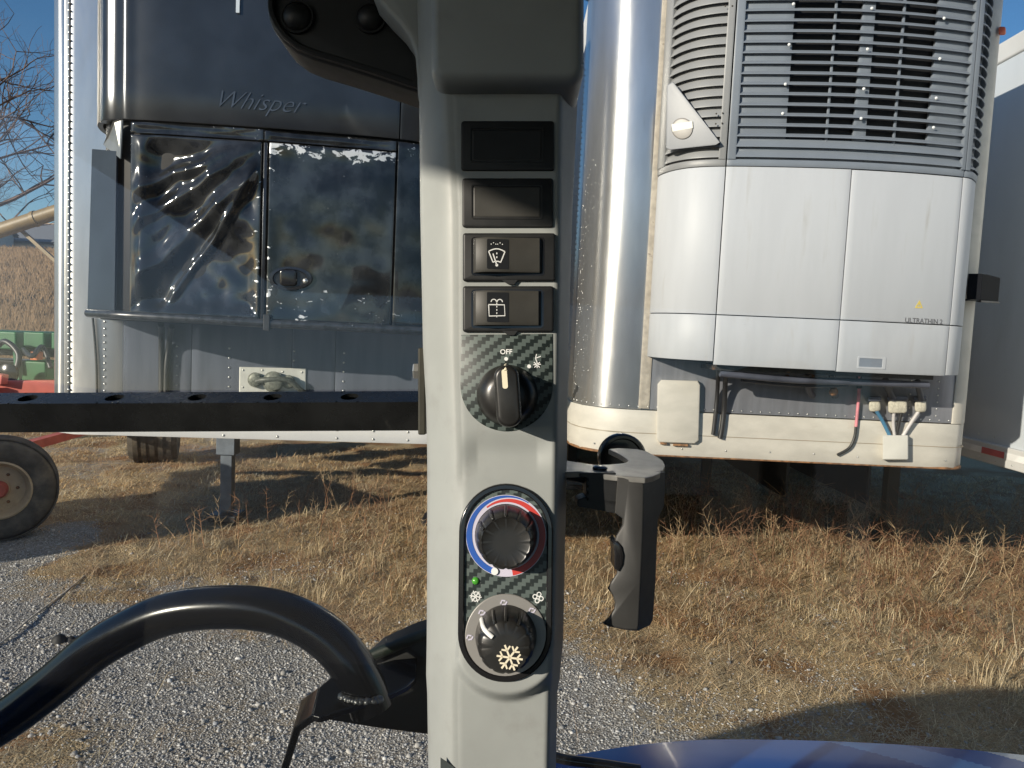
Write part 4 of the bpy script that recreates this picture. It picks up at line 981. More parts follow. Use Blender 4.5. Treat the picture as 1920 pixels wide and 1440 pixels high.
obj('rail_screws', merge(*rv), ZINC, LTR, smooth=60, kind='stuff')
# seals and hoses on the front
def lw(px, py, h=0.0): return on_plane(px, py, LO, AL, h)
obj('cable', tube(catmull([lw(174, 596, .02), lw(178, 640, .015), lw(181, 690, .015), lw(182, 760, .015)], 5), .007, 8), HOSE, LTR, smooth=50)
obj('drain_hose', tube(catmull([lw(302, 608, .3), lw(303, 630, .08), lw(303, 680, .035), lw(303, 770, .035)], 6), .018, 10), HOSE, LTR, smooth=50)
obj('drain_hose', tube(catmull([lw(322, 612, .3), lw(318, 640, .06), lw(312, 690, .035), lw(311, 770, .035)], 6), .016, 10), HOSE, LTR, smooth=50)
WL = lambda x, y, h: lw(x, y, h)
cpn = obj('connector_plate', prism([(449, 688), (574, 691), (573, 760), (448, 757)], WL, -.004, .010, 1.5, .003), mat('bright_plate', (.55, .55, .50), .4, metal=.3, var=.08, vs=20), LTR, label='pale bolted connector plate')
bl = [dome(lw(px, py, .010), Lpl.n, .007, .005, 8) for px, py in ((456, 694), (492, 694), (530, 697), (566, 698), (455, 726), (567, 730))]
obj('plate_bolts', merge(*bl), ZINC, cpn, smooth=60, kind='stuff')
for px, py, r, h in ((478, 712, 14, .07), (512, 716, 20, .09), (541, 716, 13, .06)):
    obj('air_coupling', lathe([(r, .0), (r, h * .6), (r * .8, h * .62), (r * .8, h), (r * .4, h * 1.1)], lambda a, b, hh, px=px, py=py: lw(px + a, py + b, hh), 18), mat('grimy_coupling%d' % px, (.13, .135, .11), .5, metal=.3, var=.4, vs=60), cpn, smooth=40)
obj('coupling_pipe', tube(catmull([lw(480, 715, .06), lw(500, 712, .09), lw(540, 712, .08), lw(562, 730, .04), lw(580, 742, .03)], 5), .017, 10), mat('grimy_pipe', (.06, .065, .055), .5, var=.4, vs=50), cpn, smooth=50)

# --- the dark unit
LU = empty('unit_base', LO + Lpl.u * 1.4 + Lpl.n * .2 + Vector((0, 0, 2.1))); c0 = LU.location.copy(); LU.name = 'refrigeration_unit'; ORG[LU.name] = c0; LU.parent = LTR; LU.location = c0 - ORG[LN]
LU['label'] = 'dark glossy refrigeration unit with dented lower panels'
Dpl = Plan(LO, AL, [(.335, -.01), (.345, .10), (.385, .24), (.47, .375), (.60, .455), (.76, .492), (1.05, .507), (1.4, .515), (1.75, .507), (2.05, .492), (2.2, .455), (2.33, .375), (2.42, .24), (2.46, .10), (2.47, -.01)])
def dz(px, py, off=.5): p = on_plane(px, py, LO, AL, off); return Dpl.du((p - LO).dot(Dpl.u)), p.z
zs, zr = 3.175, 2.135
obj('core', shell(Dpl, .02, Dpl.L - .02, zr - .02, TOP, -.045, .12, .01, nu=60), DARK, LU, smooth=50)  # the dark of the panel gaps is painted into this box
V = [Dpl.at(Dpl.L * k / 50, -.02, 0) for k in range(51)]; obj('underside', prism([(p.x, p.y) for p in V], lambda x, y, h: Vector((x, y, zr - .045 + h)), 0, .02), DARK, LU)
e0 = Dpl.du(.62); e1 = Dpl.du(2.105)
obj('side_cowl', shell(Dpl, .0, e0 - .21, zs + .02, TOP, 0, .03, .006), mat('dusky_side_cowl', (.085, .072, .058), .4, var=.2, vs=5), LU, smooth=45)
obj('upper_panel', shell(Dpl, e0 - .204, e1 - .004, zs + .008, TOP, .004, .035, .01, nu=140, nz=8, disp=lambda u, v: .014 * math.exp(-((u - .050) / .026) ** 2) + .011 * math.exp(-((u - .125) / .024) ** 2) + .0012 * mnoise.noise(Vector((u * 7, v * 1.5, 3)))), DGLOSS, LU, smooth=45, label='plain glossy upper panel with a moulded script name')
obj('upper_panel', shell(Dpl, e1 + .004, Dpl.L - .01, zs + .008, TOP, .002, .035, .01, nu=30), DGLOSS, LU, smooth=45)
def dents(seed, amp, ridge=True):
    def f(u, v):
        e = min(u, 1 - u, v, 1 - v); e = min(1, e / .10); e = e * e * (3 - 2 * e)
        p = Vector((u * 2.0 + seed, v * 2.5, seed * 1.7)); h = mnoise.fractal(p, 1.0, 2.0, 3)
        h2 = abs(mnoise.noise(Vector((u * 1.7 + seed * 3, v * 1.5 + 4, .3)))) * 1.6
        d = 0
        if ridge:
            q = (v - .30) - (u - .25) * .75 + .07 * mnoise.noise(Vector((u * 2.6, v * 2.6, 2))); d = .9 * math.exp(-(q / .07) ** 2) * (1 if u > .05 else 0)
            q2 = (v - .52) - (u - .1) * .55 + .05 * mnoise.noise(Vector((u * 3, v * 3, 7))); d += .6 * math.exp(-(q2 / .06) ** 2); q3 = (v - .12) - (u - .35) * 1.1 + .06 * mnoise.noise(Vector((u * 3, v * 3, 17))); d += .7 * math.exp(-(q3 / .045) ** 2) * (u > .2); q4 = (v - .72) - (u - .1) * .35 + .05 * mnoise.noise(Vector((u * 3.4, v * 3, 27))); d += .6 * math.exp(-(q4 / .04) ** 2)
        d += .9 * math.exp(-((u - .10) / .07) ** 2) if ridge else 0
        return e * amp * (h * .85 - h2 * .8 + d - .25)
    return f
g0, g1 = dz(241, 500)[0], dz(487, 500)[0]
g2, g3 = dz(502, 500)[0], dz(735, 500)[0]
obj('dented_panel', shell(Dpl, g0, g1, zr, zs - .07, .006, .035, .008, nu=70, nz=70, disp=dents(3.1, .042)), CHIP, LU, smooth=60, label='badly dented lower left panel')
obj('top_fold', shell(Dpl, g0, g1 + .01, zs - .062, zs - .004, .008, .03, .008, nu=40, nz=6, disp=dents(9.1, .008, False)), CHIPT, LU, smooth=60)
obj('dented_panel', shell(Dpl, g2, g3, zr - .01, zs - .07, .004, .035, .008, nu=60, nz=60, disp=dents(6.7, .008, False)), CHIPR, LU, smooth=60, label='scratched lower panel with an oval latch')
obj('top_fold', shell(Dpl, g1 + .015, g3, zs - .062, zs - .008, .007, .03, .008, nu=40, nz=6, disp=dents(4.4, .008, False)), CHIPT, LU, smooth=60)
obj('edge_panel', shell(Dpl, g3 + .012, Dpl.L - .02, zr - .012, zs - .006, .002, .035, .008, nu=24, nz=30, disp=dents(2.2, .006, False)), CHIPR, LU, smooth=60)
obj('centre_strip', shell(Dpl, g1 + .012, g2 - .012, zr, zs - .07, .0, .03, .006, nu=4), DGLOSS, LU, smooth=60)
obj('latch_cup', lathe([(36, .0), (36, .016), (29, .018), (27, .008), (6, .007)], lambda a, b, h: on_plane(540 + a * (1.25 if a > 0 else 1), 522 + b * .62, LO, AL, .508 + h), 30), DGLOSS, LU, smooth=40)
obj('latch_handle', prism(rrect(524, 505, 556, 536, 6, 3), lambda x, y, h: on_plane(x, y, LO, AL, .512 + h), 0, .022, 4, .006, 2), GLOSS, LU, smooth=40)
obj('latch_bolt', dome(on_plane(573, 527, LO, AL, .520), Lpl.n, .017, .012, 10), ZINC, LU, smooth=60)
# embossed script on the upper panel
DFm = lambda u, z, h: Dpl.at(u, h, z)
cu, cz_ = dz(483, 205)
obj('lettering', text_vf('Whisper', .135, DFm, 0, .0095, cu, cz_ - .01, shear=.55, bold=-.002, down=False), mat('moulded_lettering', (.09, .10, .115), .18, metal=.5, var=.2), LU, fix=False)
hx = [dz(446, -40), dz(450, 28)]
obj('lift_strap', prism(rrect(hx[0][0], hx[1][1], hx[1][0] + .004, hx[0][1], .003, 2), DFm, 0, .016), WDEC, LU)
# bent side flap, lower bumper rail
fl = [on_plane(172, 279, LO, AL, .26), on_plane(218, 283, LO, AL, .43), on_plane(214, 586, LO, AL, .43), on_plane(163, 592, LO, AL, .26)]
nn = (fl[1] - fl[0]).cross(fl[3] - fl[0]).normalized() * .012
nn = nn if nn.y < 0 else -nn
obj('side_flap', box8([fl[3], fl[2], fl[2] - nn, fl[3] - nn, fl[0], fl[1], fl[1] - nn, fl[0] - nn]), SLATE, LU, bevel=.003, label='bent blue grey side flap')
tb = [on_plane(196, 272, LO, AL, .33), on_plane(214, 228, LO, AL, .44), on_plane(232, 222, LO, AL, .46), on_plane(228, 298, LO, AL, .45)]
obj('torn_corner', box8([tb[3], tb[2], tb[2] + nn * .6, tb[3] + nn * .6, tb[0], tb[1], tb[1] + nn * .6, tb[0] + nn * .6]), mat('bare_bent_sheet', (.24, .24, .23), .35, metal=.6, var=.2), LU)
br_ = [on_plane(166, 587, LO, AL, .30), on_plane(200, 589, LO, AL, .43), on_plane(245, 592, LO, AL, .50), on_plane(360, 598, LO, AL, .53), on_plane(480, 605, LO, AL, .535), on_plane(620, 612, LO, AL, .53), on_plane(760, 619, LO, AL, .51), on_plane(830, 622, LO, AL, .45)]
obj('bumper_rail', tube(catmull(br_, 6), .024, 12), mat('worn_bumper', (.06, .06, .062), .3, metal=.6, var=.4, vs=25, dirt=(.4, .4, .38), dirt_s=30, dirt_r=(.66, .72)), LU, smooth=50, label='dark bumper tube under the unit')
obj('rail_bracket', box(on_plane(501, 605, LO, AL, .54), (.035, .05, .09), axl), HOSE, LU, bevel=.004)

# ================================================================== trailer at the far right, side wall in the shade of its neighbour
TT = empty('white_trailer', (4.8, 9, 0), 'white trailer at the right edge, side wall shaded blue grey above red and white tape', 'trailer')
X3 = 3.85
SHADEW = mat('shade_tinted_white_panel', (.50, .54, .58), .4, var=.05, vs=2, stretch=(1, 1, .3), dirt=(.40, .42, .44), dirt_s=1.6, dirt_r=(.5, .8))  # blue of the shade mixed into this wall's white
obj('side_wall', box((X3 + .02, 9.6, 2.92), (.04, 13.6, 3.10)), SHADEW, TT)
obj('top_rail', box((X3 + .012, 9.6, 4.55), (.06, 13.64, .16)), WPAINT, TT, bevel=.02)
obj('bottom_rail', box((X3 + .0, 9.6, 1.33), (.08, 13.62, .16)), WPAINT, TT, bevel=.01)
obj('front_wall', box((X3 + 1.3, 2.82, 2.9), (2.6, .04, 2.9)), WPAINT, TT); obj('far_side_wall', box((X3 + 2.58, 9.6, 2.9), (.04, 13.6, 2.9)), WPAINT, TT)
obj('roof', box((X3 + 1.3, 9.6, 4.62), (2.6, 13.6, .04)), WPAINT, TT); obj('floor', box((X3 + 1.3, 9.6, 1.32), (2.5, 13.5, .08)), DARK, TT)
y = 2.9; k = 0
while y < 9:
    obj('reflective_tape', box((X3 - .042, y + .14, 1.345), (.003, .275, .05)), TAPE if k % 2 == 0 else TAPEW, TT); y += .28; k += 1
rv = []
y = 2.9
while y < 9: rv += [dome(Vector((X3, y, 1.46)), Vector((-1, 0, 0)), .008, .006, 6), dome(Vector((X3 - .04, y + .1, 1.285)), Vector((-1, 0, 0)), .008, .006, 6)]; y += .2
obj('rivets', merge(*rv), RIV, TT, smooth=60, kind='stuff')
obj('shade_skirt', box((X3 + .06, 12.0, .84), (.03, 8.0, .86)), DARK, TT)  # another added black skirt, there to keep light out below
for yy in (8.0,):
    for s in (X3 + .3, X3 + 2.3): obj('landing_leg', box((s, yy, .7), (.13, .13, 1.36)), HOSE, TT, bevel=.01)
for y in (13.5, 14.8):
    for s in (X3 + .35, X3 + 2.3): obj('wheel', lathe([(.28, -.28), (.46, -.28), (.5, -.22), (.5, .22), (.46, .28), (.28, .28)], lambda a, b, h, s=s, y=y: Vector((s + h, y + a, .5 + b)), 28), RUB, TT, smooth=35)
# ================================================================== ground, gravel, dry grass, weeds
BX = [-40, -12, -8, -4.5, -2.6, -1.74, -.9, -.2, .5, .9, 1.3, 2, 40]
BY = [12, 9.5, 8.2, 6.75, 5.75, 5.15, 4.85, 4.75, 4.6, 3.95, 3.1, 2.2, -30]
def grassy(x, y):
    x = np.asarray(x, float); y = np.asarray(y, float)
    d = y - np.interp(x, BX, BY)
    n = fbm(x, y, .9, 3) - .5; n2 = fbm(x, y, 3.1, 8) - .5
    g = sstep(-.42, .5, d + n * 2.0 + n2 * .9)
    tongue = np.exp(-((y - (5.45 + .10 * (x + 3))) / .22) ** 2) * sstep(-3.9, -2.8, x) * sstep(-1.2, -2.2, x)   # grass tongue in the gravel
    tuft = np.exp(-(((x + 2.25) / .35) ** 2 + ((y - 3.45) / .3) ** 2))
    far = sstep(7.5, 9.5, y) * sstep(-3.0, -4.2, x) * .5
    g = g * (1 - .42 * sstep(.50, .70, fbm(x, y, 1.3, 51)) * sstep(7.6, 6.0, y))
    return np.clip(np.maximum(np.maximum(g, tongue * .8), tuft) - far * sstep(.45, .6, fbm(x, y, 1.3, 21)), 0, 1)
def gz(x, y):
    return (fbm(x, y, .35, 5) - .5) * .05 + (fbm(x, y, 2.2, 6) - .5) * .035 + grassy(x, y) * (fbm(x, y, 4.0, 9) - .35) * .07 + .10 * np.exp(-((np.asarray(y) - 7.7) / .9) ** 2) * sstep(.8, 2.2, np.asarray(x))
def axis(dense, far):
    a = list(np.arange(dense[0], dense[1] + 1e-6, dense[2])); s = dense[2]; lo, hi = [], []
    v = dense[0]
    while v > -far: s *= 1.25; v -= s; lo.append(v)
    v = dense[1]; s = dense[2]
    while v < far: s *= 1.25; v += s; hi.append(v)
    return np.array(lo[::-1] + a + hi)
gx, gy = axis((-7.5, 7.0, .055), 600), axis((2.6, 12.0, .05), 600)
X, Y = np.meshgrid(gx, gy); fade = sstep(60, 20, np.hypot(X, Y))
Zg = gz(X, Y) * fade
GV = np.stack([X, Y, Zg], -1).reshape(-1, 3); nx, ny = len(gx), len(gy)
ii = (np.arange(ny - 1)[:, None] * nx + np.arange(nx - 1)[None]).ravel()
GT = np.stack([ii, ii + 1, ii + nx + 1, ii + nx], -1)
gr = grassy(X, Y).ravel(); gcol = np.stack([gr, fbm(X, Y, .7, 12).ravel(), fbm(X, Y, 2.4, 15).ravel()], -1)
gm = bpy.data.materials.new('gravel_and_thatch'); gm.use_nodes = True; t = NT(gm); b = t.n['Principled BSDF']
co = t.new('TexCoord').outputs['Object']; at = t.new('Attribute', attribute_name='Col'); sp = t.new('SeparateColor'); t.link(at.outputs['Color'], sp.inputs[0])
vo = t.new('TexVoronoi'); vo.inputs['Scale'].default_value = 75; t.link(co, vo.inputs['Vector'])
hs = t.new('SeparateColor'); t.link(vo.outputs['Color'], hs.inputs[0])
stone = t.mix(hs.outputs[0], (.25, .245, .24), (.48, .47, .45))
stone = t.mix(t.ramp(vo.outputs['Distance'], .45, .62), stone, (.21, .195, .175))
stone = t.mix(t.ramp(t.noise(co, 1.7, 6, .6), .45, .75), stone, (.34, .275, .19))
fib = t.noise(t.scaled(co, (1, 1, 1)), 60, 8, .7, 2.0)
th_c = t.mix(t.ramp(fib, .35, .65), (.25, .18, .10), (.62, .48, .29))
th_c = t.mix(t.ramp(sp.outputs[2], .45, .7), th_c, (.29, .165, .08))
t.link(t.mix(t.ramp(t.math('ADD', sp.outputs[0], t.math('MULTIPLY', t.math('SUBTRACT', t.noise(co, 14, 6, .65), .5), .9)), .35, .65), stone, th_c), b.inputs['Base Color'])
b.inputs['Roughness'].default_value = .9; b.inputs['Specular IOR Level'].default_value = .15
bp = t.new('Bump'); bp.inputs['Strength'].default_value = .9; bp.inputs['Distance'].default_value = .015
t.link(t.math('ADD', t.math('MULTIPLY', vo.outputs['Distance'], -1.0), t.math('MULTIPLY', fib, .8)), bp.inputs['Height']); t.link(bp.outputs[0], b.inputs['Normal'])
g_o = np_mesh('ground', GV, GT, gm, gcol, 'structure')
for p in (g_o.data,): p.shade_smooth()

def vc_mat(name, rough=.85, trans=0.0):
    m = bpy.data.materials.new(name); m.use_nodes = True; t = NT(m); b = t.n['Principled BSDF']
    at = t.new('Attribute', attribute_name='Col'); t.link(at.outputs['Color'], b.inputs['Base Color']); b.inputs['Roughness'].default_value = rough; b.inputs['Specular IOR Level'].default_value = .25
    if trans:
        tl = t.new('BsdfTranslucent'); t.link(at.outputs['Color'], tl.inputs[0]); mx = t.new('MixShader'); mx.inputs[0].default_value = trans
        out = t.n['Material Output']; t.link(b.outputs[0], mx.inputs[1]); t.link(tl.outputs[0], mx.inputs[2]); t.link(mx.outputs[0], out.inputs[0])
    return m
# --- loose stones
def in_view(x, y, m=.06): return (np.abs(x) < (.70 + m) * y + .25)
N = 190000
x = rng.uniform(-6.5, 3.0, N); y = 3.0 + 6.0 * rng.random(N) ** 1.5
keep = in_view(x, y) & (rng.random(N) < np.clip(1.0 - grassy(x, y) * 1.05, np.where((y < 5.0) & (x > 0), .10, .03), 1))
x, y = x[keep][:62000], y[keep][:62000]; N = len(x)
ph = (1 + 5 ** .5) / 2
ico = np.array([(-1, ph, 0), (1, ph, 0), (-1, -ph, 0), (1, -ph, 0), (0, -1, ph), (0, 1, ph), (0, -1, -ph), (0, 1, -ph), (ph, 0, -1), (ph, 0, 1), (-ph, 0, -1), (-ph, 0, 1)]) / 1.9
icf = np.array([(0, 11, 5), (0, 5, 1), (0, 1, 7), (0, 7, 10), (0, 10, 11), (1, 5, 9), (5, 11, 4), (11, 10, 2), (10, 7, 6), (7, 1, 8), (3, 9, 4), (3, 4, 2), (3, 2, 6), (3, 6, 8), (3, 8, 9), (4, 9, 5), (2, 4, 11), (6, 2, 10), (8, 6, 7), (9, 8, 1)])
r = .0032 + .0062 * rng.random(N) ** 2.2 + (rng.random(N) < .02) * rng.uniform(.004, .014, N)
sc_ = np.stack([r * rng.uniform(.8, 1.4, N), r * rng.uniform(.7, 1.1, N), r * rng.uniform(.45, .8, N)], -1)
P = ico[None] * sc_[:, None] * rng.uniform(.75, 1.2, (N, 12, 1)); a = rng.uniform(0, 6.283, N); c, s = np.cos(a)[:, None], np.sin(a)[:, None]
tl = rng.uniform(-.4, .4, N)[:, None]; zz = P[..., 2] + P[..., 0] * tl
P = np.stack([P[..., 0] * c - P[..., 1] * s, P[..., 0] * s + P[..., 1] * c, zz], -1) + np.stack([x, y, gz(x, y) + sc_[:, 2] * .1], -1)[:, None]
br = np.clip(rng.normal(.37, .075, N), .17, .7)[:, None]; br = np.where(rng.random((N, 1)) < .03, .62, br); warm = rng.normal(0, .5, (N, 1))
cl = np.concatenate([br * (1.02 + .04 * warm), br, br * (.965 - .06 * warm)], -1)
T = (icf[None] + 12 * np.arange(N)[:, None, None]).reshape(-1, 3)
np_mesh('gravel', P.reshape(-1, 3), T, vc_mat('loose_stone'), np.repeat(cl, 12, 0), 'stuff')

# --- dry grass blades
def blades(N, x, y, L, w, lean, col, curl=.5, base=0.0):
    a = rng.uniform(0, 6.283, N); d = np.stack([np.cos(a), np.sin(a)], -1); q = np.stack([-d[:, 1], d[:, 0]], -1)
    z0 = gz(x, y) + base; l1 = lean; l2 = np.clip(lean + curl * rng.random(N), 0, 1.75)
    p0 = np.stack([x, y, z0], -1)
    s1 = np.stack([d[:, 0] * np.sin(l1), d[:, 1] * np.sin(l1), np.cos(l1)], -1) * (L * .55)[:, None]
    s2 = np.stack([d[:, 0] * np.sin(l2), d[:, 1] * np.sin(l2), np.cos(l2)], -1) * (L * .45)[:, None]
    qq = np.concatenate([q, np.zeros((N, 1))], -1) * (w / 2)[:, None]
    V = np.stack([p0 - qq, p0 + qq, p0 + s1 + qq * .8, p0 + s1 - qq * .8, p0 + s1 + s2], 1)
    T = np.array([(0, 1, 2), (0, 2, 3), (3, 2, 4)])[None] + 5 * np.arange(N)[:, None, None]
    return V.reshape(-1, 3), T.reshape(-1, 3), np.repeat(col, 5, 0)
def palette(N, x, y):
    t = fbm(x, y, 1.6, 31); k = rng.random((N, 1))
    straw = np.array([.70, .56, .335]); ochre = np.array([.60, .41, .205]); brown = np.array([.32, .205, .125]); grey = np.array([.50, .45, .35]); green = np.array([.28, .26, .12])
    m = sstep(.35, .62, t)[:, None]; c = straw * (1 - m) + ochre * m
    c = np.where(k < .16, brown, c); c = np.where((k > .16) & (k < .34), grey, c); c = np.where((k > .34) & (k < .375), green, c)
    red = sstep(.52, .68, fbm(x, y, .8, 44))[:, None] * .6
    c = c * (1 - red) + np.array([.40, .25, .15]) * red
    nr = sstep(5.0, 4.2, y)[:, None] * .65; c = c * (1 - nr) + np.array([.60, .54, .39]) * nr
    return c * rng.uniform(.62, 1.38, (N, 1))
N0 = 620000
x = rng.uniform(-8.5, 8.5, N0); y = 3.0 + 9.5 * rng.random(N0) ** 1.35
g = grassy(x, y); keep = in_view(x, y, .05) & (rng.random(N0) < g ** 1.4 * (.3 + .95 * sstep(.34, .6, fbm(x, y, 3.3, 17))))
x, y = x[keep][:230000], y[keep][:230000]; N = len(x)
far = np.clip(y / 5, .8, 2)
L = (.03 + .065 * rng.random(N) ** 1.6) * (.7 + .6 * fbm(x, y, 1.1, 19)) * (1 + .15 * far)
VV, TT_, CC = blades(N, x, y, L, .0028 * far * rng.uniform(.7, 1.4, N), np.clip(rng.normal(1.28, .32, N), .05, 1.54), palette(N, x, y), .6)
np_mesh('dry_grass', VV, TT_, vc_mat('straw', .8, .18), CC, 'stuff')

# --- tufts and tall dry weeds
VA, TA, CA = [], [], []; off = 0
_n = 34000; _x = rng.uniform(-7, 7, _n); _y = 3.1 + 7 * rng.random(_n) ** 1.3; _k = in_view(_x, _y, .05) & (rng.random(_n) < .05 + .95 * grassy(_x, _y)); _x, _y = _x[_k], _y[_k]; _n = len(_x)
_c = np.where(rng.random((_n, 1)) < .35, np.array([[.40, .27, .17]]), np.array([[.68, .57, .38]])) * rng.uniform(.6, 1.15, (_n, 1))
_b = (_n, _x, _y, rng.uniform(.06, .24, _n), .0026 * np.clip(_y / 5, .8, 1.8), np.clip(rng.normal(1.3, .22, _n), .5, 1.55), _c, .45, .012)
def add(V, T, C):
    global off
    VA.append(V); TA.append(T + off); CA.append(C); off += len(V)
add(*blades(*_b))
def tuft(cx, cy, n, R, h, col, lean=.35):
    x = cx + rng.normal(0, R, n); y = cy + rng.normal(0, R, n)
    c = np.array(col)[None] * rng.uniform(.55, 1.3, (n, 1)); add(*blades(n, x, y, h * rng.uniform(.4, 1.1, n), np.full(n, .003), np.abs(rng.normal(lean, .42, n)), c, 1.2))
def scatter(n, x0, x1, y0, y1, gmin):
    out = []
    while len(out) < n:
        a, b = rng.uniform(x0, x1), rng.uniform(y0, y1)
        if abs(a) < .74 * b and grassy(a, b) > gmin: out.append((a, b))
    return out
for a, b in scatter(300, -5, 6.8, 3.6, 9.2, .55):
    tuft(a, b, int(rng.integers(14, 40)), .05, rng.uniform(.05, .13), [(.66, .53, .33), (.58, .44, .26), (.44, .31, .20)][int(rng.integers(3))], .75)
for a, b in [(at_z(px, py).x, at_z(px, py).y) for px, py in ((1135, 1110), (1120, 1140), (1500, 1090), (1600, 1060), (1700, 1080), (1560, 1160), (700, 1060), (640, 1090), (600, 1040), (760, 1120), (560, 1120), (1890, 1240), (1840, 1290), (1660, 1150), (1420, 1030))]:
    for _ in range(4): tuft(a + rng.normal(0, .12), b + rng.normal(0, .12), 45, .07, rng.uniform(.10, .22), (.66, .53, .33), .65)
# branching stalks: thin triangular tubes
def stalk(p, d, L, r, col, depth):
    n = max(3, int(L / .05)); pts = [p]; dd = d
    for k in range(n):
        dd = (dd + Vector(rng.normal(0, .10, 3)) * 1.0); dd.normalize(); pts.append(pts[-1] + dd * (L / n))
    V, Fc = tube(pts, [r * (1 - .75 * k / n) for k in range(n + 1)], 3, False)
    T = []
    for f in Fc: T += [(f[0], f[1], f[2]), (f[0], f[2], f[3])]
    add(np.array([tuple(v) for v in V]), np.array(T), np.repeat(np.array(col)[None] * rng.uniform(.7, 1.2), len(V), 0))
    if depth:
        for k in range(2, n + 1):
            for _ in range(int(rng.integers(1, 3))):
                u = (dd * .55 + Vector(rng.normal(0, .75, 3))).normalized(); u.z = abs(u.z) * .6 + .25
                stalk(pts[k], u.normalized(), L * rng.uniform(.18, .38), r * .6, col, depth - 1)
def weed(a, b, h, col, dp=1, lean=.22):
    d = Vector((rng.normal(0, lean), rng.normal(0, lean), 1)).normalized()
    stalk(Vector((a, b, float(gz(a, b)) - .01)), d, h, .0028 + .004 * h * .6, col, dp)
REDB, TANB, PALB = (.27, .145, .085), (.48, .35, .21), (.64, .53, .36)
for a, b in scatter(330, .9, 6.4, 6.4, 8.6, .5): weed(a, b, rng.uniform(.22, .62), REDB if rng.random() < .6 else TANB)
for a, b in scatter(46, 1.2, 6.2, 5.6, 8.0, .5): weed(a, b, rng.uniform(.22, .45), REDB if rng.random() < .7 else TANB, 2, .3)
for a, b in scatter(430, 1.0, 6.0, 4.9, 7.4, .5): weed(a, b, rng.uniform(.08, .26), REDB if rng.random() < .75 else TANB, 1, .5)
for a, b in scatter(160, .3, 5.0, 3.9, 5.2, .5): weed(a, b, rng.uniform(.05, .14), TANB if rng.random() < .6 else PALB, 1, .7)
for a, b in scatter(110, -3.2, -.4, 6.6, 9.4, .5): weed(a, b, rng.uniform(.15, .42), (.36, .19, .10) if rng.random() < .6 else TANB)
for a, b in scatter(60, -2.4, .2, 5.4, 7.0, .5): weed(a, b, rng.uniform(.10, .24), (.38, .22, .12))
for (px, py, qx, qy, Yd) in ((1270, 1150, 1345, 1010, None), (1800, 1110, 1860, 990, None), (1640, 975, 1662, 900, None), (1740, 1090, 1790, 1040, None), (1870, 1290, 1905, 1190, None), (1905, 1240, 1915, 1130, None), (1130, 1120, 1200, 1060, None)):
    p = at_z(px, py); q = at_y(qx, qy, p.y - .03); stalk(p, (q - p).normalized(), (q - p).length, .0055, PALB, 0)
    if px > 1700: stalk(p, ((q - p).normalized() + Vector((.2, 0, .1))).normalized(), (q - p).length * .8, .0045, PALB, 1)
np_mesh('dry_weeds', np.concatenate(VA), np.concatenate(TA), vc_mat('dry_stems', .8, .12), np.concatenate(CA), 'stuff')

# twine laid on the gravel in place of a scratch on the pane, small black lump
tw = [at_z(-120, 1290) + Vector((0, 0, .012)), at_z(0, 1210) + Vector((0, 0, .012)), at_z(60, 1160) + Vector((0, 0, .012)), at_z(120, 1115) + Vector((0, 0, .012)), at_z(178, 1066) + Vector((0, 0, .012))]
o = obj('stripe', tube(catmull(tw, 8), .006, 8), mat('pale_stripe', (.50, .46, .40), .7, var=.2, vs=30), None, smooth=60); tag(o, 'thin pale twine across the gravel standing in for a scratch on the pane', 'stripe')
c = at_z(112, 1203); q = [dome(c + Vector((0, 0, -.01)), Vector((0, -.3, 1)), .05, .06, 9), dome(c + Vector((.055, .02, -.01)), Vector((.3, 0, 1)), .035, .04, 8)]
o = obj('rubber_scrap', merge(*q), RUB, None, smooth=60); tag(o, 'small black lump lying on the gravel near the twine', 'scrap')

# ================================================================== hill, buildings, trees
hm = mat('brown_field_grass', (.23, .165, .105), .95, spec=.05, var=.4, vs=1.3, stretch=(1, .3, 1), dirt=(.13, .095, .065), dirt_s=2.6, dirt_r=(.4, .8), bump=.8, bs=8)
hx_, hy_ = np.linspace(-150, 150, 121), np.linspace(24, 170, 90)
X, Y = np.meshgrid(hx_, hy_); Zh = 8.6 * sstep(24, 96, Y) - .05 + (fbm(X, Y, .07, 2) - .5) * 1.0 * sstep(24, 50, Y) + (fbm(X, Y, .6, 4) - .5) * .3 * sstep(24, 40, Y)
ii = (np.arange(89)[:, None] * 121 + np.arange(120)[None]).ravel()
ho = np_mesh('hillside', np.stack([X, Y, Zh], -1).reshape(-1, 3), np.stack([ii, ii + 1, ii + 122, ii + 121], -1), hm, None, 'structure'); ho.data.shade_smooth()
def hill_z(x, y): return float(8.6 * sstep(24, 96, y) - .05 + (fbm(x, y, .07, 2) - .5) * 1.0 * sstep(24, 50, y))
_n = 16000; _y = rng.uniform(25, 95, _n); _x = _y * rng.uniform(-.80, -.58, _n); _z = 8.6 * sstep(24, 96, _y) - .05 + (fbm(_x, _y, .07, 2) - .5) * 1.0 * sstep(24, 50, _y)
_h = rng.uniform(.25, 1.0, _n) * (.4 + fbm(_x, _y, .3, 6)); _w = .02 + .0007 * _y; _l = rng.normal(0, .3, (_n, 2)) * _h[:, None]
_V = np.stack([np.stack([_x - _w, _y, _z], -1), np.stack([_x + _w, _y, _z], -1), np.stack([_x + _l[:, 0], _y + _l[:, 1], _z + _h], -1)], 1).reshape(-1, 3)
_c = np.array([[.23, .155, .09]]) * rng.uniform(.45, 1.35, (_n, 1)); np_mesh('hillside_grass', _V, np.arange(3 * _n).reshape(-1, 3), vc_mat('hill_grass_blades', .9), np.repeat(_c, 3, 0), 'stuff')
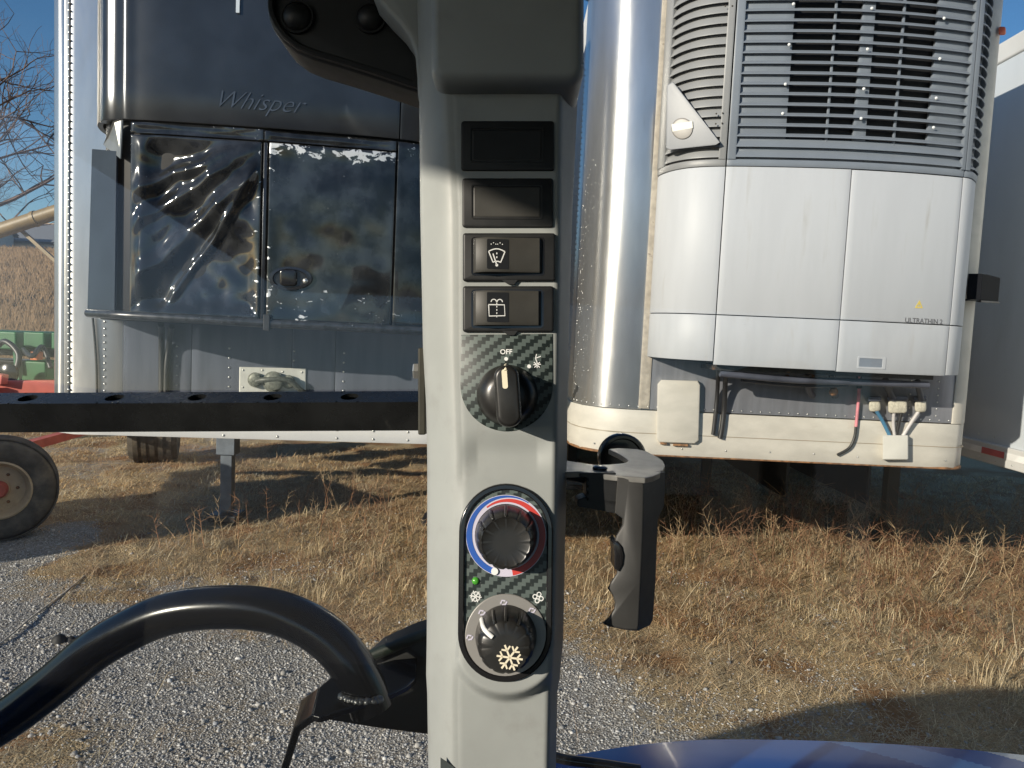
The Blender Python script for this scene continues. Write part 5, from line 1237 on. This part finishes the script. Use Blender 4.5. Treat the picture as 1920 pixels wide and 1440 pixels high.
def barn(x, y, w, d, h, rh, wallm, roofm, label):
    z = hill_z(x, y) - .3; B = empty('farm_building', (x, y, z), label, 'building')
    V = [Vector((x + sx * w / 2, y + sy * d / 2, z + k)) for k in (0, h) for sx, sy in ((-1, -1), (1, -1), (1, 1), (-1, 1))] + [Vector((x - w / 2, y, z + h + rh)), Vector((x + w / 2, y, z + h + rh))]
    obj('wall', (V, [(0, 1, 5, 4), (2, 3, 7, 6), (1, 2, 6, 9, 5), (3, 0, 4, 8, 7)]), wallm, B)
    e = .5
    R_ = [Vector((x + sx * (w / 2 + e), y + sy * (d / 2 + e), z + h - rh * e * 2 / d + .05)) for sx, sy in ((-1, -1), (1, -1), (1, 1), (-1, 1))] + [Vector((x - w / 2 - e, y, z + h + rh + .06)), Vector((x + w / 2 + e, y, z + h + rh + .06))]
    obj('roof', merge((R_, [(0, 1, 5, 4), (2, 3, 4, 5)]), ([p + Vector((0, 0, .25)) for p in R_], [(0, 1, 5, 4), (2, 3, 4, 5)])), roofm, B)
    for k in range(max(2, int(w / 5))):
        wx = x - w / 2 + (k + .5) * w / max(2, int(w / 5)); f_ = obj('window', box((wx, y - d / 2 - .04, z + h * .55), (1.5, .1, 1.3)), WPAINT, B); obj('pane', box((wx, y - d / 2 - .1, z + h * .55), (1.25, .05, 1.05)), mat('far_window', (.03, .035, .04), .15), f_)
RF = mat('grey_roof', (.15, .155, .165), .6); RF2 = mat('tan_roof', (.42, .30, .20), .6); BW = mat('pale_barn_wall', (.48, .47, .43), .7)
p = at_y(55, 470, 106); barn(p.x, 106, 17, 9, 2.4, 2.6, BW, RF, 'long low farm building with grey roof on the hilltop')
p = at_y(95, 440, 128); barn(p.x + 2, 128, 9, 9, 4.5, 3.2, BW, RF2, 'small building with tan roof behind the grey roofed one')
p = at_y(-20, 470, 98); barn(p.x - 1, 98, 5, 5, 3.0, 1.2, BW, RF, 'pale shed at the left end of the hilltop')

BARK = mat('bare_bark', (.13, .09, .075), .9, var=.3, vs=4); TWIG = mat('bare_twigs', (.13, .085, .065), .9, var=.3, vs=2)
def tree(x, y, h, label, seed, group=None):
    r_ = random.Random(seed); z = hill_z(x, y) if y > 24 else 0
    T_ = empty('bare_tree', (x, y, z), label, 'tree', group); big, small = [], []
    def grow(p, d, L, rad, lev):
        n = 5; pts = [p]
        for k in range(n):
            d = (d + Vector((r_.gauss(0, .13), r_.gauss(0, .13), r_.gauss(.03, .09)))).normalized(); pts.append(pts[-1] + d * L / n)
        (big if lev < 2 else small).append(tube(pts, [rad * (1 - .5 * k / n) for k in range(n + 1)], 6 if lev < 2 else 3, False))
        if lev >= 5: return
        m_ = 6 if lev < 1 else (5 if lev < 3 else 3)
        for k in range(m_):
            t_ = n if k == 0 else r_.randint(2, n); ax_ = Vector((r_.gauss(0, 1), r_.gauss(0, 1), r_.gauss(.15, .6))).normalized()
            grow(pts[t_], (d * .75 + ax_ * (.75 if lev else .6)).normalized(), L * r_.uniform(.55, .78), rad * (.5 if k else .56), lev + 1)
    grow(Vector((x, y, z - .1)), Vector((.12, 0, 1)).normalized(), h * .34, h * .015, 0)
    obj('trunk', merge(*big), BARK, T_, smooth=60, fix=False); obj('crown', merge(*small), TWIG, T_, smooth=60, fix=False)
tree(-19.2, 27.5, 17, 'bare winter tree with its branches filling the left edge', 5, 'bare trees on the hill')
tree(-46, 62, 12, 'smaller bare tree farther up the brown slope', 9, 'bare trees on the hill')

# ================================================================== farm implement with green hoppers, red frame and big tyre
IM = empty('farm_implement', (-5.8, 6.8, 0), 'farm implement with green hoppers, red beams and a large tyre on a cream rim', 'farm implement')
GRN = mat('green_paint', (.014, .10, .03), .4, var=.12, vs=5, dirt=(.05, .09, .04), dirt_s=8, dirt_r=(.6, .85)); REDF = mat('faded_red_paint', (.46, .105, .075), .5, var=.15, vs=5, dirt=(.45, .30, .24), dirt_s=6, dirt_r=(.55, .8))
CRIM = mat('cream_rim_paint', (.52, .40, .26), .55, var=.1, vs=6, dirt=(.34, .25, .15), dirt_s=8, dirt_r=(.5, .8)); TYRE = mat('dusty_tyre', (.085, .074, .06), .85, var=.35, vs=7, dirt=(.22, .18, .13), dirt_s=5, dirt_r=(.45, .8))
wc_ = at_y(-2, 909, 6.75); wc_.z = .47
def wheel(c, axd, r, w, lab=None):
    axd = axd.normalized(); s = axd.cross(Vector((0, 0, 1))).normalized(); u = Vector((0, 0, 1))
    fm = lambda a, b, h: c + s * a + u * b + axd * h
    ty_ = obj('tyre', lathe([(r * .56, -w * .42), (r * .72, -w * .52), (r * .90, -w * .5), (r * .97, -w * .36), (r, 0), (r * .97, w * .36), (r * .90, w * .5), (r * .72, w * .52), (r * .56, w * .42), (r * .55, 0), (r * .55, -w * .42)], fm, 48, caps=False), TYRE, IM, smooth=50)
    tr_ = []
    for k in range(5):
        h = (-.34 + .17 * k) * w; tr_.append(ring(circ(0, 0, r * 1.012, 48), circ(0, 0, r * .98, 48), fm, h - w * .05, h + w * .05))
    obj('tread', merge(*tr_), TYRE, ty_, smooth=50)
    rm = obj('rim', lathe([(r * .57, -w * .42), (r * .57, w * .46), (r * .54, w * .48), (r * .50, w * .40), (r * .47, w * .18), (r * .44, w * .10), (r * .20, w * .14), (r * .18, w * .2), (r * .05, w * .2)], fm, 40), CRIM, IM, smooth=35)
    obj('hub', lathe([(r * .17, w * .1), (r * .16, w * .42), (r * .12, w * .5), (r * .03, w * .5)], fm, 20), REDF, rm, smooth=35)
    for k in range(6):
        a = math.radians(60 * k); obj('wheel_bolt', dome(fm(r * .31 * math.cos(a), r * .31 * math.sin(a), w * .13), axd, .016, .014, 6), RUST, rm, smooth=50)
wheel(wc_, Vector((.52, -.85, 0)), .47, .30)
w2 = at_y(290, 830, 10.6); w2.z = .5; wheel(w2, Vector((.93, .36, 0)), .5, .62)
w3 = Vector((-8.6, 5.2, .47)); wheel(w3, Vector((-.7, -.7, 0)), .47, .3)
def ib(px0, py0, px1, py1, Y, dpt, m_, nm, lab=None, bv=.02):
    a, b_ = at_y(px0, py1, Y), at_y(px1, py0, Y)
    return obj(nm, box(((a.x + b_.x) / 2, Y + dpt / 2, (a.z + b_.z) / 2), (abs(b_.x - a.x), dpt, abs(b_.z - a.z))), m_, IM, bevel=bv)
ib(-60, 622, 30, 652, 8.2, .5, GRN, 'hopper'); ib(43, 623, 83, 652, 8.1, .4, GRN, 'hopper'); ib(95, 625, 150, 655, 8.1, .4, GRN, 'hopper'); ib(-40, 676, 46, 712, 8.4, .3, BLKPAINT, 'gearbox')
ib(40, 678, 86, 716, 7.9, .35, GRN, 'drive_cover'); ib(-80, 650, 110, 662, 8.5, .1, DARK, 'toolbar')
obj('hose', tube(catmull([at_y(-10, 655, 8.0), at_y(10, 640, 7.95), at_y(35, 665, 7.9), at_y(28, 700, 7.85)], 6), .03, 8), HOSE, IM, smooth=50)
obj('hose', tube(catmull([at_y(44, 655, 8.0), at_y(60, 668, 7.7), at_y(80, 650, 7.9), at_y(95, 690, 7.85)], 6), .025, 8), HOSE, IM, smooth=50)
obj('opener_disc', lathe([(.10, 0), (.10, .03), (.05, .05)], lambda a, b, h: at_y(18, 700, 7.7) + Vector((a, -h, b)), 24), BLKPAINT, IM, smooth=40)
ib(56, 660, 70, 675, 7.85, .1, mat('orange_reflector', (.55, .16, .05), .4), 'reflector', bv=.008)
obj('red_beam', bar(at_y(-300, 728, 7.3), at_y(170, 724, 7.6), .10, .13), REDF, IM, bevel=.01); obj('red_beam', bar(at_y(-120, 690, 7.4), at_y(10, 712, 7.4), .1, .10), REDF, IM, bevel=.01)
obj('red_beam', bar(at_y(30, 640, 8.3), at_y(36, 720, 8.0), .05, .05, Vector((0, 1, 0))), GRN, IM)
obj('axle', bar(wc_ + Vector((-.0, .1, 0)), wc_ + Vector((-1.5, 1.5, .3)), .09, .09), REDF, IM); obj('strut', bar(wc_ + Vector((-.35, .45, 0)), at_y(-20, 722, 7.35), .08, .08, Vector((1, 0, 0))), REDF, IM)
a45 = Vector((.707, .707, 0)); b45 = Vector((-.707, .707, 0)); z45 = Vector((0, 0, 1))
cbx = Vector((-6.62, 5.2, .98)); obj('shadow_caster_box', merge(box(cbx, (3.2, 1.8, .95), (a45, b45, z45))), GRN, IM, bevel=.05)  # unseen body, added and turned to cast the shadow under the left trailer
for s in (-.7, .7): obj('red_beam', bar(cbx - a45 * 2.0 + b45 * s + Vector((0, 0, -.45)), cbx + a45 * 2.2 + b45 * s + Vector((0, 0, -.35)), .12, .12), REDF, IM)
obj('red_beam', bar(cbx + a45 * 1.9 + Vector((0, 0, -.4)), w2 + Vector((-.4, -.2, .1)), .1, .1), REDF, IM)
obj('red_beam', bar(cbx + a45 * 1.9 + b45 * .6 + Vector((0, 0, -.4)), at_y(-60, 726, 7.4), .1, .1), REDF, IM)

# ================================================================== tan inclined auger behind the implement
AG = empty('grain_auger', (-9.5, 12, 0), 'tan inclined tube with a thin brace rising behind the left trailer', 'auger')
TAN = mat('tan_paint', (.20, .14, .06), .5, var=.15, vs=4, dirt=(.13, .09, .045), dirt_s=5, dirt_r=(.5, .8))
p0, p1 = at_y(-700, 660, 12), at_y(215, 362, 12)
obj('tube', tube([p0, p1], .115, 16), TAN, AG, smooth=50)
obj('brace', bar(at_y(38, 430, 12.1), at_y(150, 530, 12.1), .06, .05), TAN, AG)
lgp = at_y(150, 390, 12.1); obj('support_leg', bar(lgp, Vector((lgp.x - .3, 12.2, 0)), .09, .09, Vector((0, 1, 0))), TAN, AG); obj('hopper', box((p0.x, 12, .3), (.9, .7, .6)), TAN, AG, bevel=.04)
for k in range(3):
    q = p0.lerp(p1, .5 + .17 * k); d_ = (p1 - p0).normalized(); obj('clamp_band', tube([q - d_ * .03, q + d_ * .03], .128, 16), TAN, AG, smooth=50)
